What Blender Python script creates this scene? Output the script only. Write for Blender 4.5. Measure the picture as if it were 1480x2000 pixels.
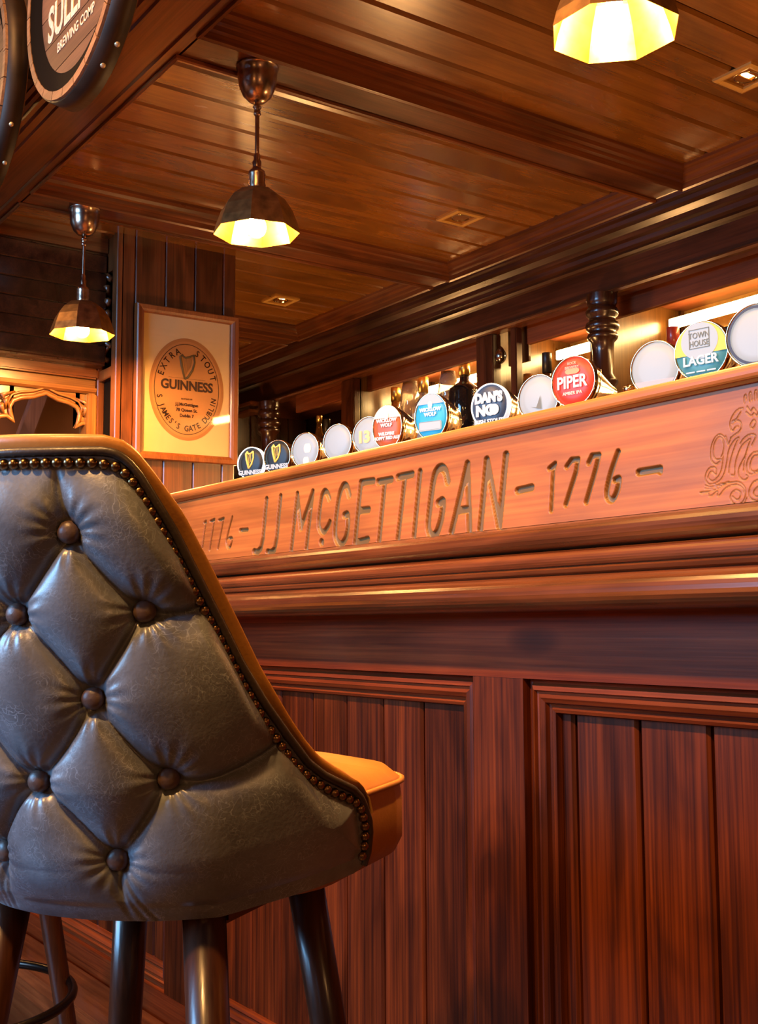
import bpy, bmesh, math, random
import numpy as np
from mathutils import Vector, Matrix
random.seed(7)
for o in list(bpy.data.objects):
    bpy.data.objects.remove(o)
scn = bpy.context.scene
COL = scn.collection
PI = math.pi

# ---------------------------------------------------------------- camera
yaw, pit, rol = (math.radians(a) for a in (35.118, 5.646, -0.262))
fwd = Vector((-math.cos(yaw)*math.cos(pit), math.sin(yaw)*math.cos(pit), math.sin(pit)))
rt0 = Vector((math.sin(yaw), math.cos(yaw), 0)); up0 = rt0.cross(fwd)
rgt = rt0*math.cos(rol) + up0*math.sin(rol); upv = up0*math.cos(rol) - rt0*math.sin(rol)
cd = bpy.data.cameras.new('camera'); cam = bpy.data.objects.new('camera', cd); COL.objects.link(cam)
cd.sensor_fit = 'VERTICAL'; cd.sensor_height = 36; cd.lens = 36*2261.4/2000; cd.clip_start = .02
M = Matrix((rgt, upv, -fwd)).transposed().to_4x4(); M.translation = (0, 0, .95); cam.matrix_world = M
scn.camera = cam

# ---------------------------------------------------------------- world, light, exposure
w = bpy.data.worlds.new('world'); scn.world = w; w.use_nodes = True
w.node_tree.nodes['Background'].inputs[0].default_value = (.55, .7, 1, 1)
w.node_tree.nodes['Background'].inputs[1].default_value = .25
vs = scn.view_settings; vs.view_transform = 'Standard'; vs.look = 'None'; vs.gamma = 1; vs.exposure = 0.15
vs.use_curve_mapping = False
cy = scn.cycles; cy.max_bounces = 7; cy.diffuse_bounces = 3; cy.glossy_bounces = 3; cy.transmission_bounces = 6; cy.transparent_max_bounces = 6; cy.caustics_reflective = False; cy.caustics_refractive = False; cy.sample_clamp_indirect = 8; cy.adaptive_threshold = .025
def area(name, loc, aim, sx, sy, power, col, spread=180):
    l = bpy.data.lights.new(name, 'AREA'); l.shape = 'RECTANGLE'; l.size = sx; l.size_y = sy
    l.energy = power; l.color = col; l.spread = math.radians(spread)
    o = bpy.data.objects.new(name, l); COL.objects.link(o); o.location = loc
    o.rotation_euler = (Vector(aim)-Vector(loc)).to_track_quat('-Z', 'Y').to_euler()
    return o
# daylight falling in through the window in the wall behind the photographer
area('window_daylight', (-2.3, -2.55, 1.95), (-1.9, 1, 1.0), 1.9, 1.3, 165, (.24, .56, 1))
# warm recessed ceiling lamps over the customers' side
for k, (x, y) in enumerate(((-.6, .15), (-2.2, .3), (-4.2, .35), (-5.4, .35))):
    area('room_downlight', (x, y, 2.86), (x, y+.25, 0), .18, .18, 22, (1, .50, .15))
# two unseen fill lights added to warm the name board from the front
for x, tx in ((-.5, -1.1), (-1.9, -1.7)):
    area('name_board_fill', (x, -.75, 2.8), (tx, 1.06, 1.12), .12, .12, 13, (1, .50, .15), 75)
def glow(name, loc, power, r=.06, col=(1, .50, .17)):
    l = bpy.data.lights.new(name, 'POINT'); l.energy = power; l.color = col; l.shadow_soft_size = r
    o = bpy.data.objects.new(name, l); COL.objects.link(o); o.location = loc
# unseen fill lights added round the customers' side for overall warmth
for p_ in ((-3.2, -2.35, 1.75), (.9, -2.35, 1.75), (1.9, .2, 1.7)): glow('room_fill', p_, 15, .10)
glow('stair_fill', (-4.45, 1.25, 2.15), 4, .08)  # unseen light added to brighten the stair wall behind the screen
for p_ in ((-1.6, 2.35, 1.35), (-3.2, 2.35, 1.35), (-4.7, 2.45, 1.35)): glow('back_bar_fill', p_, 17, .08)  # fill added out of sight behind the counter to warm the ceiling

# ---------------------------------------------------------------- helpers
def me_from(name, v, f, smooth=False):
    m = bpy.data.meshes.new(name); m.from_pydata([tuple(p) for p in v], [], f); m.update()
    if smooth:
        m.polygons.foreach_set('use_smooth', [True]*len(m.polygons))
    return m
def ob(name, mesh, mat=None, parent=None, loc=(0, 0, 0), rot=(0, 0, 0)):
    o = bpy.data.objects.new(name, mesh); COL.objects.link(o)
    if mat is not None and mesh is not None and not mesh.materials: mesh.materials.append(mat)
    o.location = loc; o.rotation_euler = rot
    if parent is not None: o.parent = parent
    return o
def tag(o, label=None, cat=None, group=None, kind=None):
    if label: o['label'] = label
    if cat: o['category'] = cat
    if group: o['group'] = group
    if kind: o['kind'] = kind
    return o
def thing(name, label, cat, loc=(0, 0, 0), rot=(0, 0, 0), group=None):
    o = ob(name, None, None, None, loc, rot); o.empty_display_size = .05
    return tag(o, label, cat, group)
def struct(name, mesh=None, mat=None):
    o = ob(name, mesh, mat); o['kind'] = 'structure'; return o
class MB:
    """collects simple solids into one mesh"""
    def __init__(s): s.v = []; s.f = []; s.sm = []
    def add(s, v, f, smooth=False):
        n = len(s.v); s.v += [tuple(p) for p in v]; s.f += [tuple(i+n for i in q) for q in f]; s.sm += [smooth]*len(f); return s
    def box(s, x0, x1, y0, y1, z0, z1, c=0):
        x0, x1 = min(x0, x1), max(x0, x1); y0, y1 = min(y0, y1), max(y0, y1); z0, z1 = min(z0, z1), max(z0, z1)
        if c <= 0:
            v = [(x, y, z) for x in (x0, x1) for y in (y0, y1) for z in (z0, z1)]
            f = [(0, 1, 3, 2), (4, 6, 7, 5), (0, 4, 5, 1), (2, 3, 7, 6), (0, 2, 6, 4), (1, 5, 7, 3)]
            return s.add(v, f)
        bm = bmesh.new(); bmesh.ops.create_cube(bm, size=1)
        for q in bm.verts: q.co = Vector(((x0+x1)/2+q.co.x*(x1-x0), (y0+y1)/2+q.co.y*(y1-y0), (z0+z1)/2+q.co.z*(z1-z0)))
        bmesh.ops.bevel(bm, geom=bm.edges[:], offset=c, segments=1 if c < .004 else 2, affect='EDGES')
        bm.verts.index_update(); s.add([q.co[:] for q in bm.verts], [[q.index for q in fc.verts] for fc in bm.faces]); bm.free(); return s
    def extr(s, prof, a0, a1, axis='X', closed=True, smooth=False):
        """profile of (p, q) pairs swept along an axis: X -> (y,z), Y -> (x,z), Z -> (x,y)"""
        put = {'X': lambda a, p: (a, p[0], p[1]), 'Y': lambda a, p: (p[0], a, p[1]), 'Z': lambda a, p: (p[0], p[1], a)}[axis]
        n = len(prof); v = [put(a0, p) for p in prof]+[put(a1, p) for p in prof]
        f = [(i, (i+1) % n, n+(i+1) % n, n+i) for i in range(n if closed else n-1)]
        s.add(v, f, smooth)
        if closed: s.add([], [])
        if closed:
            b = len(s.v)-2*n; s.f += [tuple(range(b, b+n))[::-1], tuple(range(b+n, b+2*n))]; s.sm += [False, False]
        return s
    def lathe(s, prof, n=24, c=(0, 0, 0), smooth=True, axis='Z', phase=0):
        v = []; f = []; m = len(prof)
        for i in range(n):
            a = 2*PI*i/n+phase
            for r, z in prof:
                p = (r*math.cos(a), r*math.sin(a), z)
                if axis == 'Y': p = (p[0], p[2], p[1])
                if axis == 'X': p = (p[2], p[0], p[1])
                v.append((p[0]+c[0], p[1]+c[1], p[2]+c[2]))
        for i in range(n):
            k = (i+1) % n
            for j in range(m-1): f.append((i*m+j, k*m+j, k*m+j+1, i*m+j+1))
        return s.add(v, f, smooth)
    def tube(s, pts, r, n=10, closed=False, cap=True):
        P = [Vector(p) for p in pts]; v = []; f = []; N = len(P)
        R = r if isinstance(r, (list, tuple)) else [r]*N
        t = [((P[(i+1) % N] if closed or i < N-1 else P[i])-(P[i-1] if closed or i > 0 else P[i])).normalized() for i in range(N)]
        u = t[0].orthogonal().normalized()
        for i in range(N):
            u = (u-t[i]*u.dot(t[i])).normalized(); b = t[i].cross(u)
            for k in range(n):
                a = 2*PI*k/n; v.append(P[i]+(u*math.cos(a)+b*math.sin(a))*R[i])
        for i in range(N if closed else N-1):
            j = (i+1) % N
            for k in range(n): f.append((i*n+k, i*n+(k+1) % n, j*n+(k+1) % n, j*n+k))
        if cap and not closed: f += [tuple(range(n))[::-1], tuple(range((N-1)*n, N*n))]
        return s.add(v, f, True)
    def disc(s, c, rx, rz, n=40, y=0):
        v = [(c[0]+rx*math.cos(2*PI*i/n), c[1]+y, c[2]+rz*math.sin(2*PI*i/n)) for i in range(n)]
        return s.add(v, [tuple(range(n))])
    def mesh(s, name):
        m = bpy.data.meshes.new(name); m.from_pydata(s.v, [], s.f); m.polygons.foreach_set('use_smooth', s.sm)
        m.update(); bm = bmesh.new(); bm.from_mesh(m); bmesh.ops.recalc_face_normals(bm, faces=bm.faces); bm.to_mesh(m); bm.free(); return m
    def ob(s, name, mat, parent=None, loc=(0, 0, 0), rot=(0, 0, 0)): return ob(name, s.mesh(name), mat, parent, loc, rot)
def frame_parts(name, put, x0, x1, z0, z1, prof, mat, parent):
    """four mitred lengths of moulding round a rectangle; prof = (inset, depth)"""
    for side in range(4):
        v = []; f = []; n = len(prof)
        for e in (0, 1):
            for t, d in prof:
                a0, a1, b0, b1 = x0+t, x1-t, z0+t, z1-t
                c = [((a0, b1), (a1, b1)), ((a1, b1), (a1, b0)), ((a1, b0), (a0, b0)), ((a0, b0), (a0, b1))][side][e]
                v.append(put(c[0], c[1], d))
        f = [(i, i+1, n+i+1, n+i) for i in range(n-1)]
        MB().add(v, f).ob(name, mat[side % 2] if isinstance(mat, tuple) else mat, parent)

# ---------------------------------------------------------------- text
def text_mesh(txt, size, bold=0, depth=.0004, align='CENTER', space=1):
    c = bpy.data.curves.new('txt', 'FONT'); c.body = txt; c.size = size; c.align_x = align; c.align_y = 'CENTER'
    c.offset = bold; c.extrude = depth; c.resolution_u = 3; c.space_character = space
    o = bpy.data.objects.new('txt', c); COL.objects.link(o)
    dg = bpy.context.evaluated_depsgraph_get(); dg.update()
    m = bpy.data.meshes.new_from_object(o.evaluated_get(dg)); m.materials.clear()
    bpy.data.objects.remove(o); bpy.data.curves.remove(c); return m
def text(parent, txt, size, loc, rot, mat, sx=1, sy=1, **k):
    m = text_mesh(txt, size, **k); m.transform(Matrix.Diagonal((sx, sy, 1, 1)))
    return ob('lettering', m, mat, parent, loc, rot)

# ---------------------------------------------------------------- materials
def new_mat(name):
    m = bpy.data.materials.new(name); m.use_nodes = True; nt = m.node_tree
    return m, nt, nt.nodes['Principled BSDF']
def N(nt, t, **kw):
    n = nt.nodes.new(t)
    for k, v in kw.items():
        if k in n.inputs: n.inputs[k].default_value = v
        else: setattr(n, k, v)
    return n
def ramp(nt, pts):
    r = nt.nodes.new('ShaderNodeValToRGB'); e = r.color_ramp.elements
    while len(e) < len(pts): e.new(.5)
    for q, (p, c) in zip(e, pts): q.position = p; q.color = (*c, 1)
    return r
def plain(name, col, rough=.5, metal=0, emit=0, ecol=None, coat=0, noise=0, trans=0, ior=1.45, bump=0, nscale=40):
    m, nt, b = new_mat(name)
    b.inputs['Base Color'].default_value = (*col, 1); b.inputs['Roughness'].default_value = rough
    b.inputs['Metallic'].default_value = metal; b.inputs['Coat Weight'].default_value = coat
    b.inputs['Transmission Weight'].default_value = trans; b.inputs['IOR'].default_value = ior
    if emit: b.inputs['Emission Color'].default_value = (*(ecol or col), 1); b.inputs['Emission Strength'].default_value = emit
    if noise or bump:
        tc = N(nt, 'ShaderNodeTexCoord'); nz = N(nt, 'ShaderNodeTexNoise', Scale=nscale, Detail=5.0)
        nt.links.new(tc.outputs['Object'], nz.inputs['Vector'])
        if noise:
            r = ramp(nt, [(.3, tuple(c*(1-noise) for c in col)), (.7, tuple(min(1, c*(1+noise)) for c in col))])
            nt.links.new(nz.outputs['Fac'], r.inputs[0]); nt.links.new(r.outputs[0], b.inputs['Base Color'])
        if bump:
            bp = N(nt, 'ShaderNodeBump', Strength=bump, Distance=.002); nt.links.new(nz.outputs['Fac'], bp.inputs['Height'])
            nt.links.new(bp.outputs[0], b.inputs['Normal'])
    return m
def wood(name, dark, light, axis='X', rough=.35, coat=.4, scale=1., knots=.0, bump=.25, stain=.5, attr=None, tint=None, fine=.45, crough=.18, spec=.5):
    """varnished timber: streaks along one axis, per-piece variation, knots and dark staining"""
    m, nt, b = new_mat(name); L = nt.links.new
    tc = N(nt, 'ShaderNodeTexCoord'); oi = N(nt, 'ShaderNodeObjectInfo')
    off = N(nt, 'ShaderNodeVectorMath', operation='SCALE'); off.inputs[0].default_value = (13, 7, 11); L(oi.outputs['Random'], off.inputs['Scale'])
    ad = N(nt, 'ShaderNodeVectorMath', operation='ADD'); L(tc.outputs['Object'], ad.inputs[0]); L(off.outputs[0], ad.inputs[1])
    a, c = 1.6*scale, 52.*scale
    mp = N(nt, 'ShaderNodeMapping'); mp.inputs['Scale'].default_value = {'X': (a, c, c), 'Y': (c, a, c), 'Z': (c, c, a)}[axis]
    L(ad.outputs[0], mp.inputs['Vector'])
    n1 = N(nt, 'ShaderNodeTexNoise', Scale=1.0, Detail=6.0, Roughness=.62, Distortion=.6); L(mp.outputs[0], n1.inputs['Vector'])
    mp2 = N(nt, 'ShaderNodeMapping'); mp2.inputs['Scale'].default_value = {'X': (3*scale, 240*scale, 240*scale), 'Y': (240*scale, 3*scale, 240*scale), 'Z': (240*scale, 240*scale, 3*scale)}[axis]
    L(ad.outputs[0], mp2.inputs['Vector'])
    n2 = N(nt, 'ShaderNodeTexNoise', Scale=1.0, Detail=3.0); L(mp2.outputs[0], n2.inputs['Vector'])
    mx = N(nt, 'ShaderNodeMix', data_type='FLOAT'); mx.inputs[0].default_value = fine; L(n1.outputs['Fac'], mx.inputs[2]); L(n2.outputs['Fac'], mx.inputs[3])
    mid = tuple((p+q)/2 for p, q in zip(dark, light))
    r = ramp(nt, [(.38, dark), (.5, mid), (.61, light)]); L(mx.outputs[0], r.inputs[0])
    # large, soft stain
    mp3 = N(nt, 'ShaderNodeMapping'); mp3.inputs['Scale'].default_value = {'X': (2.2, 9, 9), 'Y': (9, 2.2, 9), 'Z': (9, 9, 2.2)}[axis]; L(ad.outputs[0], mp3.inputs['Vector'])
    n3 = N(nt, 'ShaderNodeTexNoise', Scale=1.0, Detail=3.0, Distortion=1.2); L(mp3.outputs[0], n3.inputs['Vector'])
    r3 = ramp(nt, [(.36, (1-stain,)*3), (.56, (1, 1, 1))]); L(n3.outputs['Fac'], r3.inputs[0])
    ml = N(nt, 'ShaderNodeMix', data_type='RGBA', blend_type='MULTIPLY'); ml.inputs[0].default_value = 1
    L(r.outputs[0], ml.inputs[6]); L(r3.outputs[0], ml.inputs[7]); colout = ml.outputs[2]
    # piece to piece brightness
    hv = N(nt, 'ShaderNodeHueSaturation'); mr = N(nt, 'ShaderNodeMapRange'); mr.inputs[3].default_value = .8; mr.inputs[4].default_value = 1.2
    L(oi.outputs['Random'], mr.inputs[0]); L(mr.outputs[0], hv.inputs['Value']); L(colout, hv.inputs['Color']); colout = hv.outputs[0]
    if knots:
        mk = N(nt, 'ShaderNodeMapping'); mk.inputs['Scale'].default_value = {'X': (3.2, 8, 8), 'Y': (8, 3.2, 8), 'Z': (8, 8, 3.2)}[axis] if False else {'X': (2.4, 6, 6), 'Y': (6, 2.4, 6), 'Z': (6, 6, 2.4)}[axis]
        L(ad.outputs[0], mk.inputs['Vector'])
        vo = N(nt, 'ShaderNodeTexVoronoi', Scale=1.0, Randomness=1.0); L(mk.outputs[0], vo.inputs['Vector'])
        rk = ramp(nt, [(.03, (.16, .13, .12)), (.10, (.5, .45, .42)), (.15, (1, 1, 1))]); L(vo.outputs['Distance'], rk.inputs[0])
        m2 = N(nt, 'ShaderNodeMix', data_type='RGBA', blend_type='MULTIPLY'); m2.inputs[0].default_value = knots
        L(colout, m2.inputs[6]); L(rk.outputs[0], m2.inputs[7]); colout = m2.outputs[2]
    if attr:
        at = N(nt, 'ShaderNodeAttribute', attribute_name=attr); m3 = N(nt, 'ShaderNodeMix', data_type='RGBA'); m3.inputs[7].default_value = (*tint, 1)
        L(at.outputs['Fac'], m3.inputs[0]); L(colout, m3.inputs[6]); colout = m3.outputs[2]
    L(colout, b.inputs['Base Color']); b.inputs['Specular IOR Level'].default_value = spec
    rr = N(nt, 'ShaderNodeMapRange'); rr.inputs[3].default_value = rough*.75; rr.inputs[4].default_value = min(1, rough*1.3)
    L(n3.outputs['Fac'], rr.inputs[0]); L(rr.outputs[0], b.inputs['Roughness'])
    b.inputs['Coat Weight'].default_value = coat; b.inputs['Coat Roughness'].default_value = crough
    bp = N(nt, 'ShaderNodeBump', Strength=bump, Distance=.0012); L(mx.outputs[0], bp.inputs['Height']); L(bp.outputs[0], b.inputs['Normal']); L(bp.outputs[0], b.inputs['Coat Normal'])
    return m
def leather(name, cols, rough=.42, scratch=.5, bump=.25, spec=.6, coat=0.):
    m, nt, b = new_mat(name); L = nt.links.new
    tc = N(nt, 'ShaderNodeTexCoord')
    n1 = N(nt, 'ShaderNodeTexNoise', Scale=9.0, Detail=6.0, Roughness=.65); L(tc.outputs['Object'], n1.inputs['Vector'])
    r = ramp(nt, [(.32, cols[0]), (.52, cols[1]), (.72, cols[2])]); L(n1.outputs['Fac'], r.inputs[0])
    # hair-fine pale creases
    n0 = N(nt, 'ShaderNodeTexNoise', Scale=22.0, Detail=3.0); L(tc.outputs['Object'], n0.inputs['Vector'])
    ms = N(nt, 'ShaderNodeMix', data_type='VECTOR'); ms.inputs[0].default_value = .12; L(tc.outputs['Object'], ms.inputs[4]); L(n0.outputs['Color'], ms.inputs[5])
    v = N(nt, 'ShaderNodeTexVoronoi', feature='DISTANCE_TO_EDGE', Scale=120.0); L(ms.outputs[1], v.inputs['Vector'])
    rv = ramp(nt, [(.0, (1, 1, 1)), (.05, (0, 0, 0))]); L(v.outputs['Distance'], rv.inputs[0])
    n4 = N(nt, 'ShaderNodeTexNoise', Scale=30.0, Detail=4.0); L(tc.outputs['Object'], n4.inputs['Vector'])
    mu = N(nt, 'ShaderNodeMath', operation='MULTIPLY'); L(rv.outputs[0], mu.inputs[0]); r4 = ramp(nt, [(.40, (0, 0, 0)), (.68, (1, 1, 1))]); L(n4.outputs['Fac'], r4.inputs[0]); L(r4.outputs[0], mu.inputs[1])
    mu2 = N(nt, 'ShaderNodeMath', operation='MULTIPLY'); L(mu.outputs[0], mu2.inputs[0]); mu2.inputs[1].default_value = scratch
    mx = N(nt, 'ShaderNodeMix', data_type='RGBA'); mx.inputs[7].default_value = (*tuple(min(1, c*2.2) for c in cols[2]), 1)
    L(mu2.outputs[0], mx.inputs[0]); L(r.outputs[0], mx.inputs[6]); L(mx.outputs[2], b.inputs['Base Color'])
    b.inputs['Roughness'].default_value = rough; b.inputs['Specular IOR Level'].default_value = spec; b.inputs['Coat Weight'].default_value = coat; b.inputs['Coat Roughness'].default_value = .30; b.inputs['Coat IOR'].default_value = 1.6
    n5 = N(nt, 'ShaderNodeTexNoise', Scale=260.0, Detail=2.0); L(tc.outputs['Object'], n5.inputs['Vector'])
    bp = N(nt, 'ShaderNodeBump', Strength=bump, Distance=.001); L(n5.outputs['Fac'], bp.inputs['Height']); L(bp.outputs[0], b.inputs['Normal'])
    return m
W = {}
W['bar_z'] = wood('red_stained_pine_upright', (.034, .0058, .0014), (.145, .0275, .0045), 'Z', .42, .08, knots=.6, stain=.6, spec=.22)
W['bar_x'] = wood('red_stained_pine_level', (.105, .0165, .0040), (.240, .045, .0095), 'X', .42, .08, knots=.8, stain=.25, spec=.22)
W['ledge'] = wood('dark_polished_ledge_wood', (.10, .026, .009), (.22, .066, .02), 'X', .22, .6, stain=.4, scale=.8, bump=.08)
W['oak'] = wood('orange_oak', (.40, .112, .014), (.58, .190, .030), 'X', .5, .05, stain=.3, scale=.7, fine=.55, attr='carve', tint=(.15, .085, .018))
W['oak_cap'] = wood('orange_oak_cap', (.40, .112, .014), (.56, .185, .028), 'X', .45, .1, stain=.3)
W['ceil_y'] = wood('varnished_ceiling_pine', (.25, .086, .007), (.33, .122, .011), 'Y', .25, 1., knots=.45, stain=.3, fine=.35, bump=.025, crough=.20)
W['beam_x'] = wood('varnished_beam_long', (.12, .032, .008), (.22, .066, .015), 'X', .3, .45, knots=.6, stain=.4)
W['beam_y'] = wood('varnished_beam_cross', (.12, .032, .008), (.22, .066, .015), 'Y', .3, .45, stain=.4)
W['dark_x'] = wood('dark_backbar_wood', (.038, .010, .004), (.085, .024, .008), 'X', .3, .45, stain=.5)
W['dark_z'] = wood('dark_backbar_upright', (.038, .010, .004), (.085, .024, .008), 'Z', .28, .5, stain=.5)
W['red_x'] = wood('reddish_fascia_wood', (.15, .035, .012), (.24, .062, .02), 'X', .38, .3, stain=.3)
W['wall_z'] = wood('brown_wall_boards', (.10, .028, .008), (.19, .056, .014), 'Z', .33, .4, stain=.5)
W['honey_y'] = wood('honey_carved_wood', (.24, .085, .018), (.42, .17, .04), 'Y', .36, .35, stain=.35)
W['honey_z'] = wood('honey_post_wood', (.24, .085, .018), (.42, .17, .04), 'Z', .36, .35, stain=.35)
W['leg'] = wood('dark_stool_leg_wood', (.035, .010, .005), (.085, .026, .010), 'Z', .3, .5, stain=.5)
W['stave'] = wood('barrel_stave_wood', (.030, .012, .005), (.075, .030, .012), 'Y', .5, .1, stain=.5)
W['chime'] = wood('pale_barrel_end_grain', (.16, .07, .028), (.28, .125, .05), 'X', .6, 0, stain=.3)
W['head'] = wood('barrel_head_wood', (.085, .034, .015), (.15, .062, .027), 'X', .6, 0, stain=.3)
W['frame_y'] = wood('picture_frame_wood', (.22, .06, .014), (.34, .105, .024), 'Z', .35, .35, stain=.25)
W['floor'] = wood('dark_floor_boards', (.04, .014, .007), (.09, .032, .014), 'X', .4, .2)
G = {}
G['hide'] = leather('grey_brown_worn_leather', ((.080, .082, .090), (.155, .168, .192), (.235, .265, .31)), .36, .55, coat=.55)
G['button'] = leather('button_leather', ((.075, .045, .036), (.11, .068, .055), (.14, .09, .075)), .4, .2)
G['tan'] = leather('tan_leather', ((.42, .165, .028), (.52, .22, .042), (.60, .27, .058)), .36, .12, .12)
G['piping'] = leather('dark_piping_leather', ((.03, .022, .016), (.05, .036, .026), (.07, .05, .036)), .35, .1)
G['nail'] = plain('antique_brass', (.32, .19, .085), .28, 1, noise=.4)
G['black_metal'] = plain('black_metal', (.03, .025, .022), .25, .9)
G['pewter'] = plain('aged_pewter_copper', (.46, .32, .24), .24, 1, noise=.35, nscale=25)
G['bronze'] = plain('dark_bronze', (.28, .14, .05), .36, .85, noise=.35)
G['gold_leaf'] = plain('gold_leaf', (.24, .115, .013), .42, .85, noise=.55, nscale=22, bump=.3)
G['brass'] = plain('polished_brass_frame', (.80, .46, .12), .35, .35)
G['bulb'] = plain('lit_bulb', (1, .8, .5), .3, 0, 2200, (1, .48, .13))
G['chrome'] = plain('gilded_chrome', (.78, .62, .38), .12, 1)
G['steel'] = plain('dark_chrome', (.35, .30, .26), .15, 1)
G['mirror'] = plain('aged_gold_mirror', (.50, .28, .08), .30, .55, noise=.35, nscale=9)
G['led_low'] = plain('bright_shelf_strip', (1, .8, .5), .4, 0, 45, (1, .62, .22))
G['led'] = plain('warm_light_strip', (1, .8, .5), .4, 0, 55, (1, .62, .22))
G['hoop'] = plain('black_iron_hoop', (.030, .016, .009), .5, .4, noise=.5, nscale=14)
G['rivet'] = plain('pale_rivet', (.62, .45, .26), .4, .6)
G['white_paint'] = plain('chalky_white_paint', (.55, .42, .33), .8, noise=.25, nscale=70)
G['glass'] = plain('clear_glass', (1, 1, 1), .02, 0, trans=1)
G['dark'] = plain('black_recess', (.006, .004, .003), 1)
G['dark'].node_tree.nodes['Principled BSDF'].inputs['Specular IOR Level'].default_value = .1
def pane(name):
    m, nt, b = new_mat(name); tr = N(nt, 'ShaderNodeBsdfTransparent'); gl = N(nt, 'ShaderNodeBsdfGlossy', Roughness=.03); mx = N(nt, 'ShaderNodeMixShader'); mx.inputs[0].default_value = .05
    nt.links.new(tr.outputs[0], mx.inputs[1]); nt.links.new(gl.outputs[0], mx.inputs[2]); nt.links.new(mx.outputs[0], nt.nodes['Material Output'].inputs[0]); return m
G['plaster'] = plain('warm_plaster', (.30, .22, .15), .8, noise=.1)
G['brown_wall'] = plain('brown_painted_wall', (.16, .055, .016), .6, noise=.2, nscale=6)

# ================================================================ setting
FX0, FX1 = -6.0, 2.2
struct('floor', MB().box(FX0, FX1, -2.9, 3.7, -.05, 0).mesh('floor'), W['floor'])
# -------- ceiling over the bar: long beam, cross beams, boarded bays
ceil = struct('ceiling', MB().box(FX0, FX1, 1.0, 3.6, 2.412, 2.47).mesh('ceiling'), G['dark'])
BZ, DZ = 2.33, 2.385
def beam(y0, y1, z1=2.42):
    p = [(y0, z1), (y0, BZ+.006), (y0+.006, BZ), (y1-.006, BZ), (y1, BZ+.006), (y1, z1)]
    return MB().extr(p, FX0, FX1, 'X').ob('beam', W['beam_x'], ceil)
beam(.975, 1.155, 3.0)
beam(2.835, 3.0)
for y in (1.010, 1.120):                                  # beads run along the long beam
    MB().extr([(y-.008, BZ), (y-.004, BZ-.006), (y+.004, BZ-.006), (y+.008, BZ)], FX0, FX1, 'X').ob('bead', W['beam_x'], ceil)
bays = [(-.13, -1.175), (-1.30, -2.35), (-2.48, -3.535), (-3.665, -4.70), (-4.83, -5.88)]
xb = [1.0]+[b for p in bays for b in p]
for i, (xa, xc) in enumerate(zip([p[1] for p in bays[:-1]], [p[0] for p in bays[1:]])):
    MB().extr([(xa, 2.42), (xa, BZ+.005), (xa-.005, BZ), (xc+.005, BZ), (xc, BZ+.005), (xc, 2.42)], 1.155, 2.835, 'Y').ob('beam', W['beam_y'], ceil)
MB().box(bays[0][0], FX1, 1.155, 2.835, BZ, 2.42).ob('beam', W['beam_y'], ceil)
MB().box(FX0, bays[-1][1], 1.155, 2.835, BZ, 2.42).ob('beam', W['beam_y'], ceil)
prof = [(-.012, BZ-.001), (-.010, BZ-.008), (-.004, BZ-.010), (.001, BZ-.005), (.003, BZ+.012), (.012, BZ+.016), (.015, BZ+.026), (.026, BZ+.030), (.030, BZ+.040), (.042, BZ+.046), (.044, DZ+.004)]
for xa, xc in bays:
    n = 8; p = (xa-xc)/n
    for k in range(n):
        x1 = xa-k*p-.0035; x0 = xa-(k+1)*p+.0035
        q = [(x0, 2.41), (x0, DZ+.009), (x0+.007, DZ), (x1-.007, DZ), (x1, DZ+.009), (x1, 2.41)]
        MB().extr(q, 1.155, 2.835, 'Y').ob('board', W['ceil_y'], ceil)
    frame_parts('moulding', lambda a, b, d: (a, b, d), xc, xa, 1.155, 2.835, prof, (W['beam_x'], W['beam_y']), ceil)
# higher plaster ceiling over the customers' side and the walls behind the photographer
MB().box(-4.22, -3.99, 1.155, 1.585, 2.33, 2.39).ob('beam', W['beam_y'], ceil)
struct('ceiling', MB().box(FX0, FX1, -2.9, .975, 2.95, 3.0).mesh('upper_ceiling'), W['beam_x'])
MB().extr([(.976, 2.336), (.962, 2.336), (.958, 2.346), (.950, 2.350), (.948, 2.362), (.938, 2.366), (.938, 2.392), (.976, 2.392)], FX0, FX1, 'X').ob('moulding', W['beam_x'], ceil)
wb = MB()
wb.box(FX0, -3.35, -2.75, -2.65, 0, 2.95).box(-1.25, FX1, -2.75, -2.65, 0, 2.95).box(-3.35, -1.25, -2.75, -2.65, 0, 1.25).box(-3.35, -1.25, -2.75, -2.65, 2.65, 2.95)
struct('wall_back', wb.mesh('wall_back'), G['plaster'])
wf = struct('window_1', None)
fr = MB()
for x in (-3.35, -2.32, -1.30): fr.box(x, x+.05, -2.72, -2.66, 1.25, 2.65)
fr.box(-3.35, -1.25, -2.72, -2.66, 1.25, 1.30).box(-3.35, -1.25, -2.72, -2.66, 2.60, 2.65)
fr.ob('window_frame', W['beam_x'], wf)
struct('wall_right', MB().box(FX1, FX1+.1, -2.75, 3.6, 0, 2.95).mesh('wall_right'), G['brown_wall'])
struct('wall_far', MB().box(FX0-.1, FX0, -2.75, 3.6, 0, 2.95).mesh('wall_far'), G['brown_wall'])
struct('wall_bar', MB().box(FX0, FX1, 3.5, 3.6, 0, 2.42).mesh('wall_bar'), W['dark_z'])

# -------- boarded partition that carries the picture
PX = -3.90
wp = struct('wall_left', MB().box(PX-.20, PX-.012, 1.612, 2.06, 0, 2.412).mesh('wall_left'), G['dark'])
ys = [1.60+.0, 1.655, 1.775, 1.895, 2.015, 2.07]
for y0, y1 in zip(ys[:-1], ys[1:]):
    q = [(PX-.015, y0+.001), (PX-.004, y0+.001), (PX, y0+.005), (PX, y1-.005), (PX-.004, y1-.001), (PX-.015, y1-.001)]
    MB().extr(q, 0, 2.41, 'Z').ob('board', W['wall_z'], wp)
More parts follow.
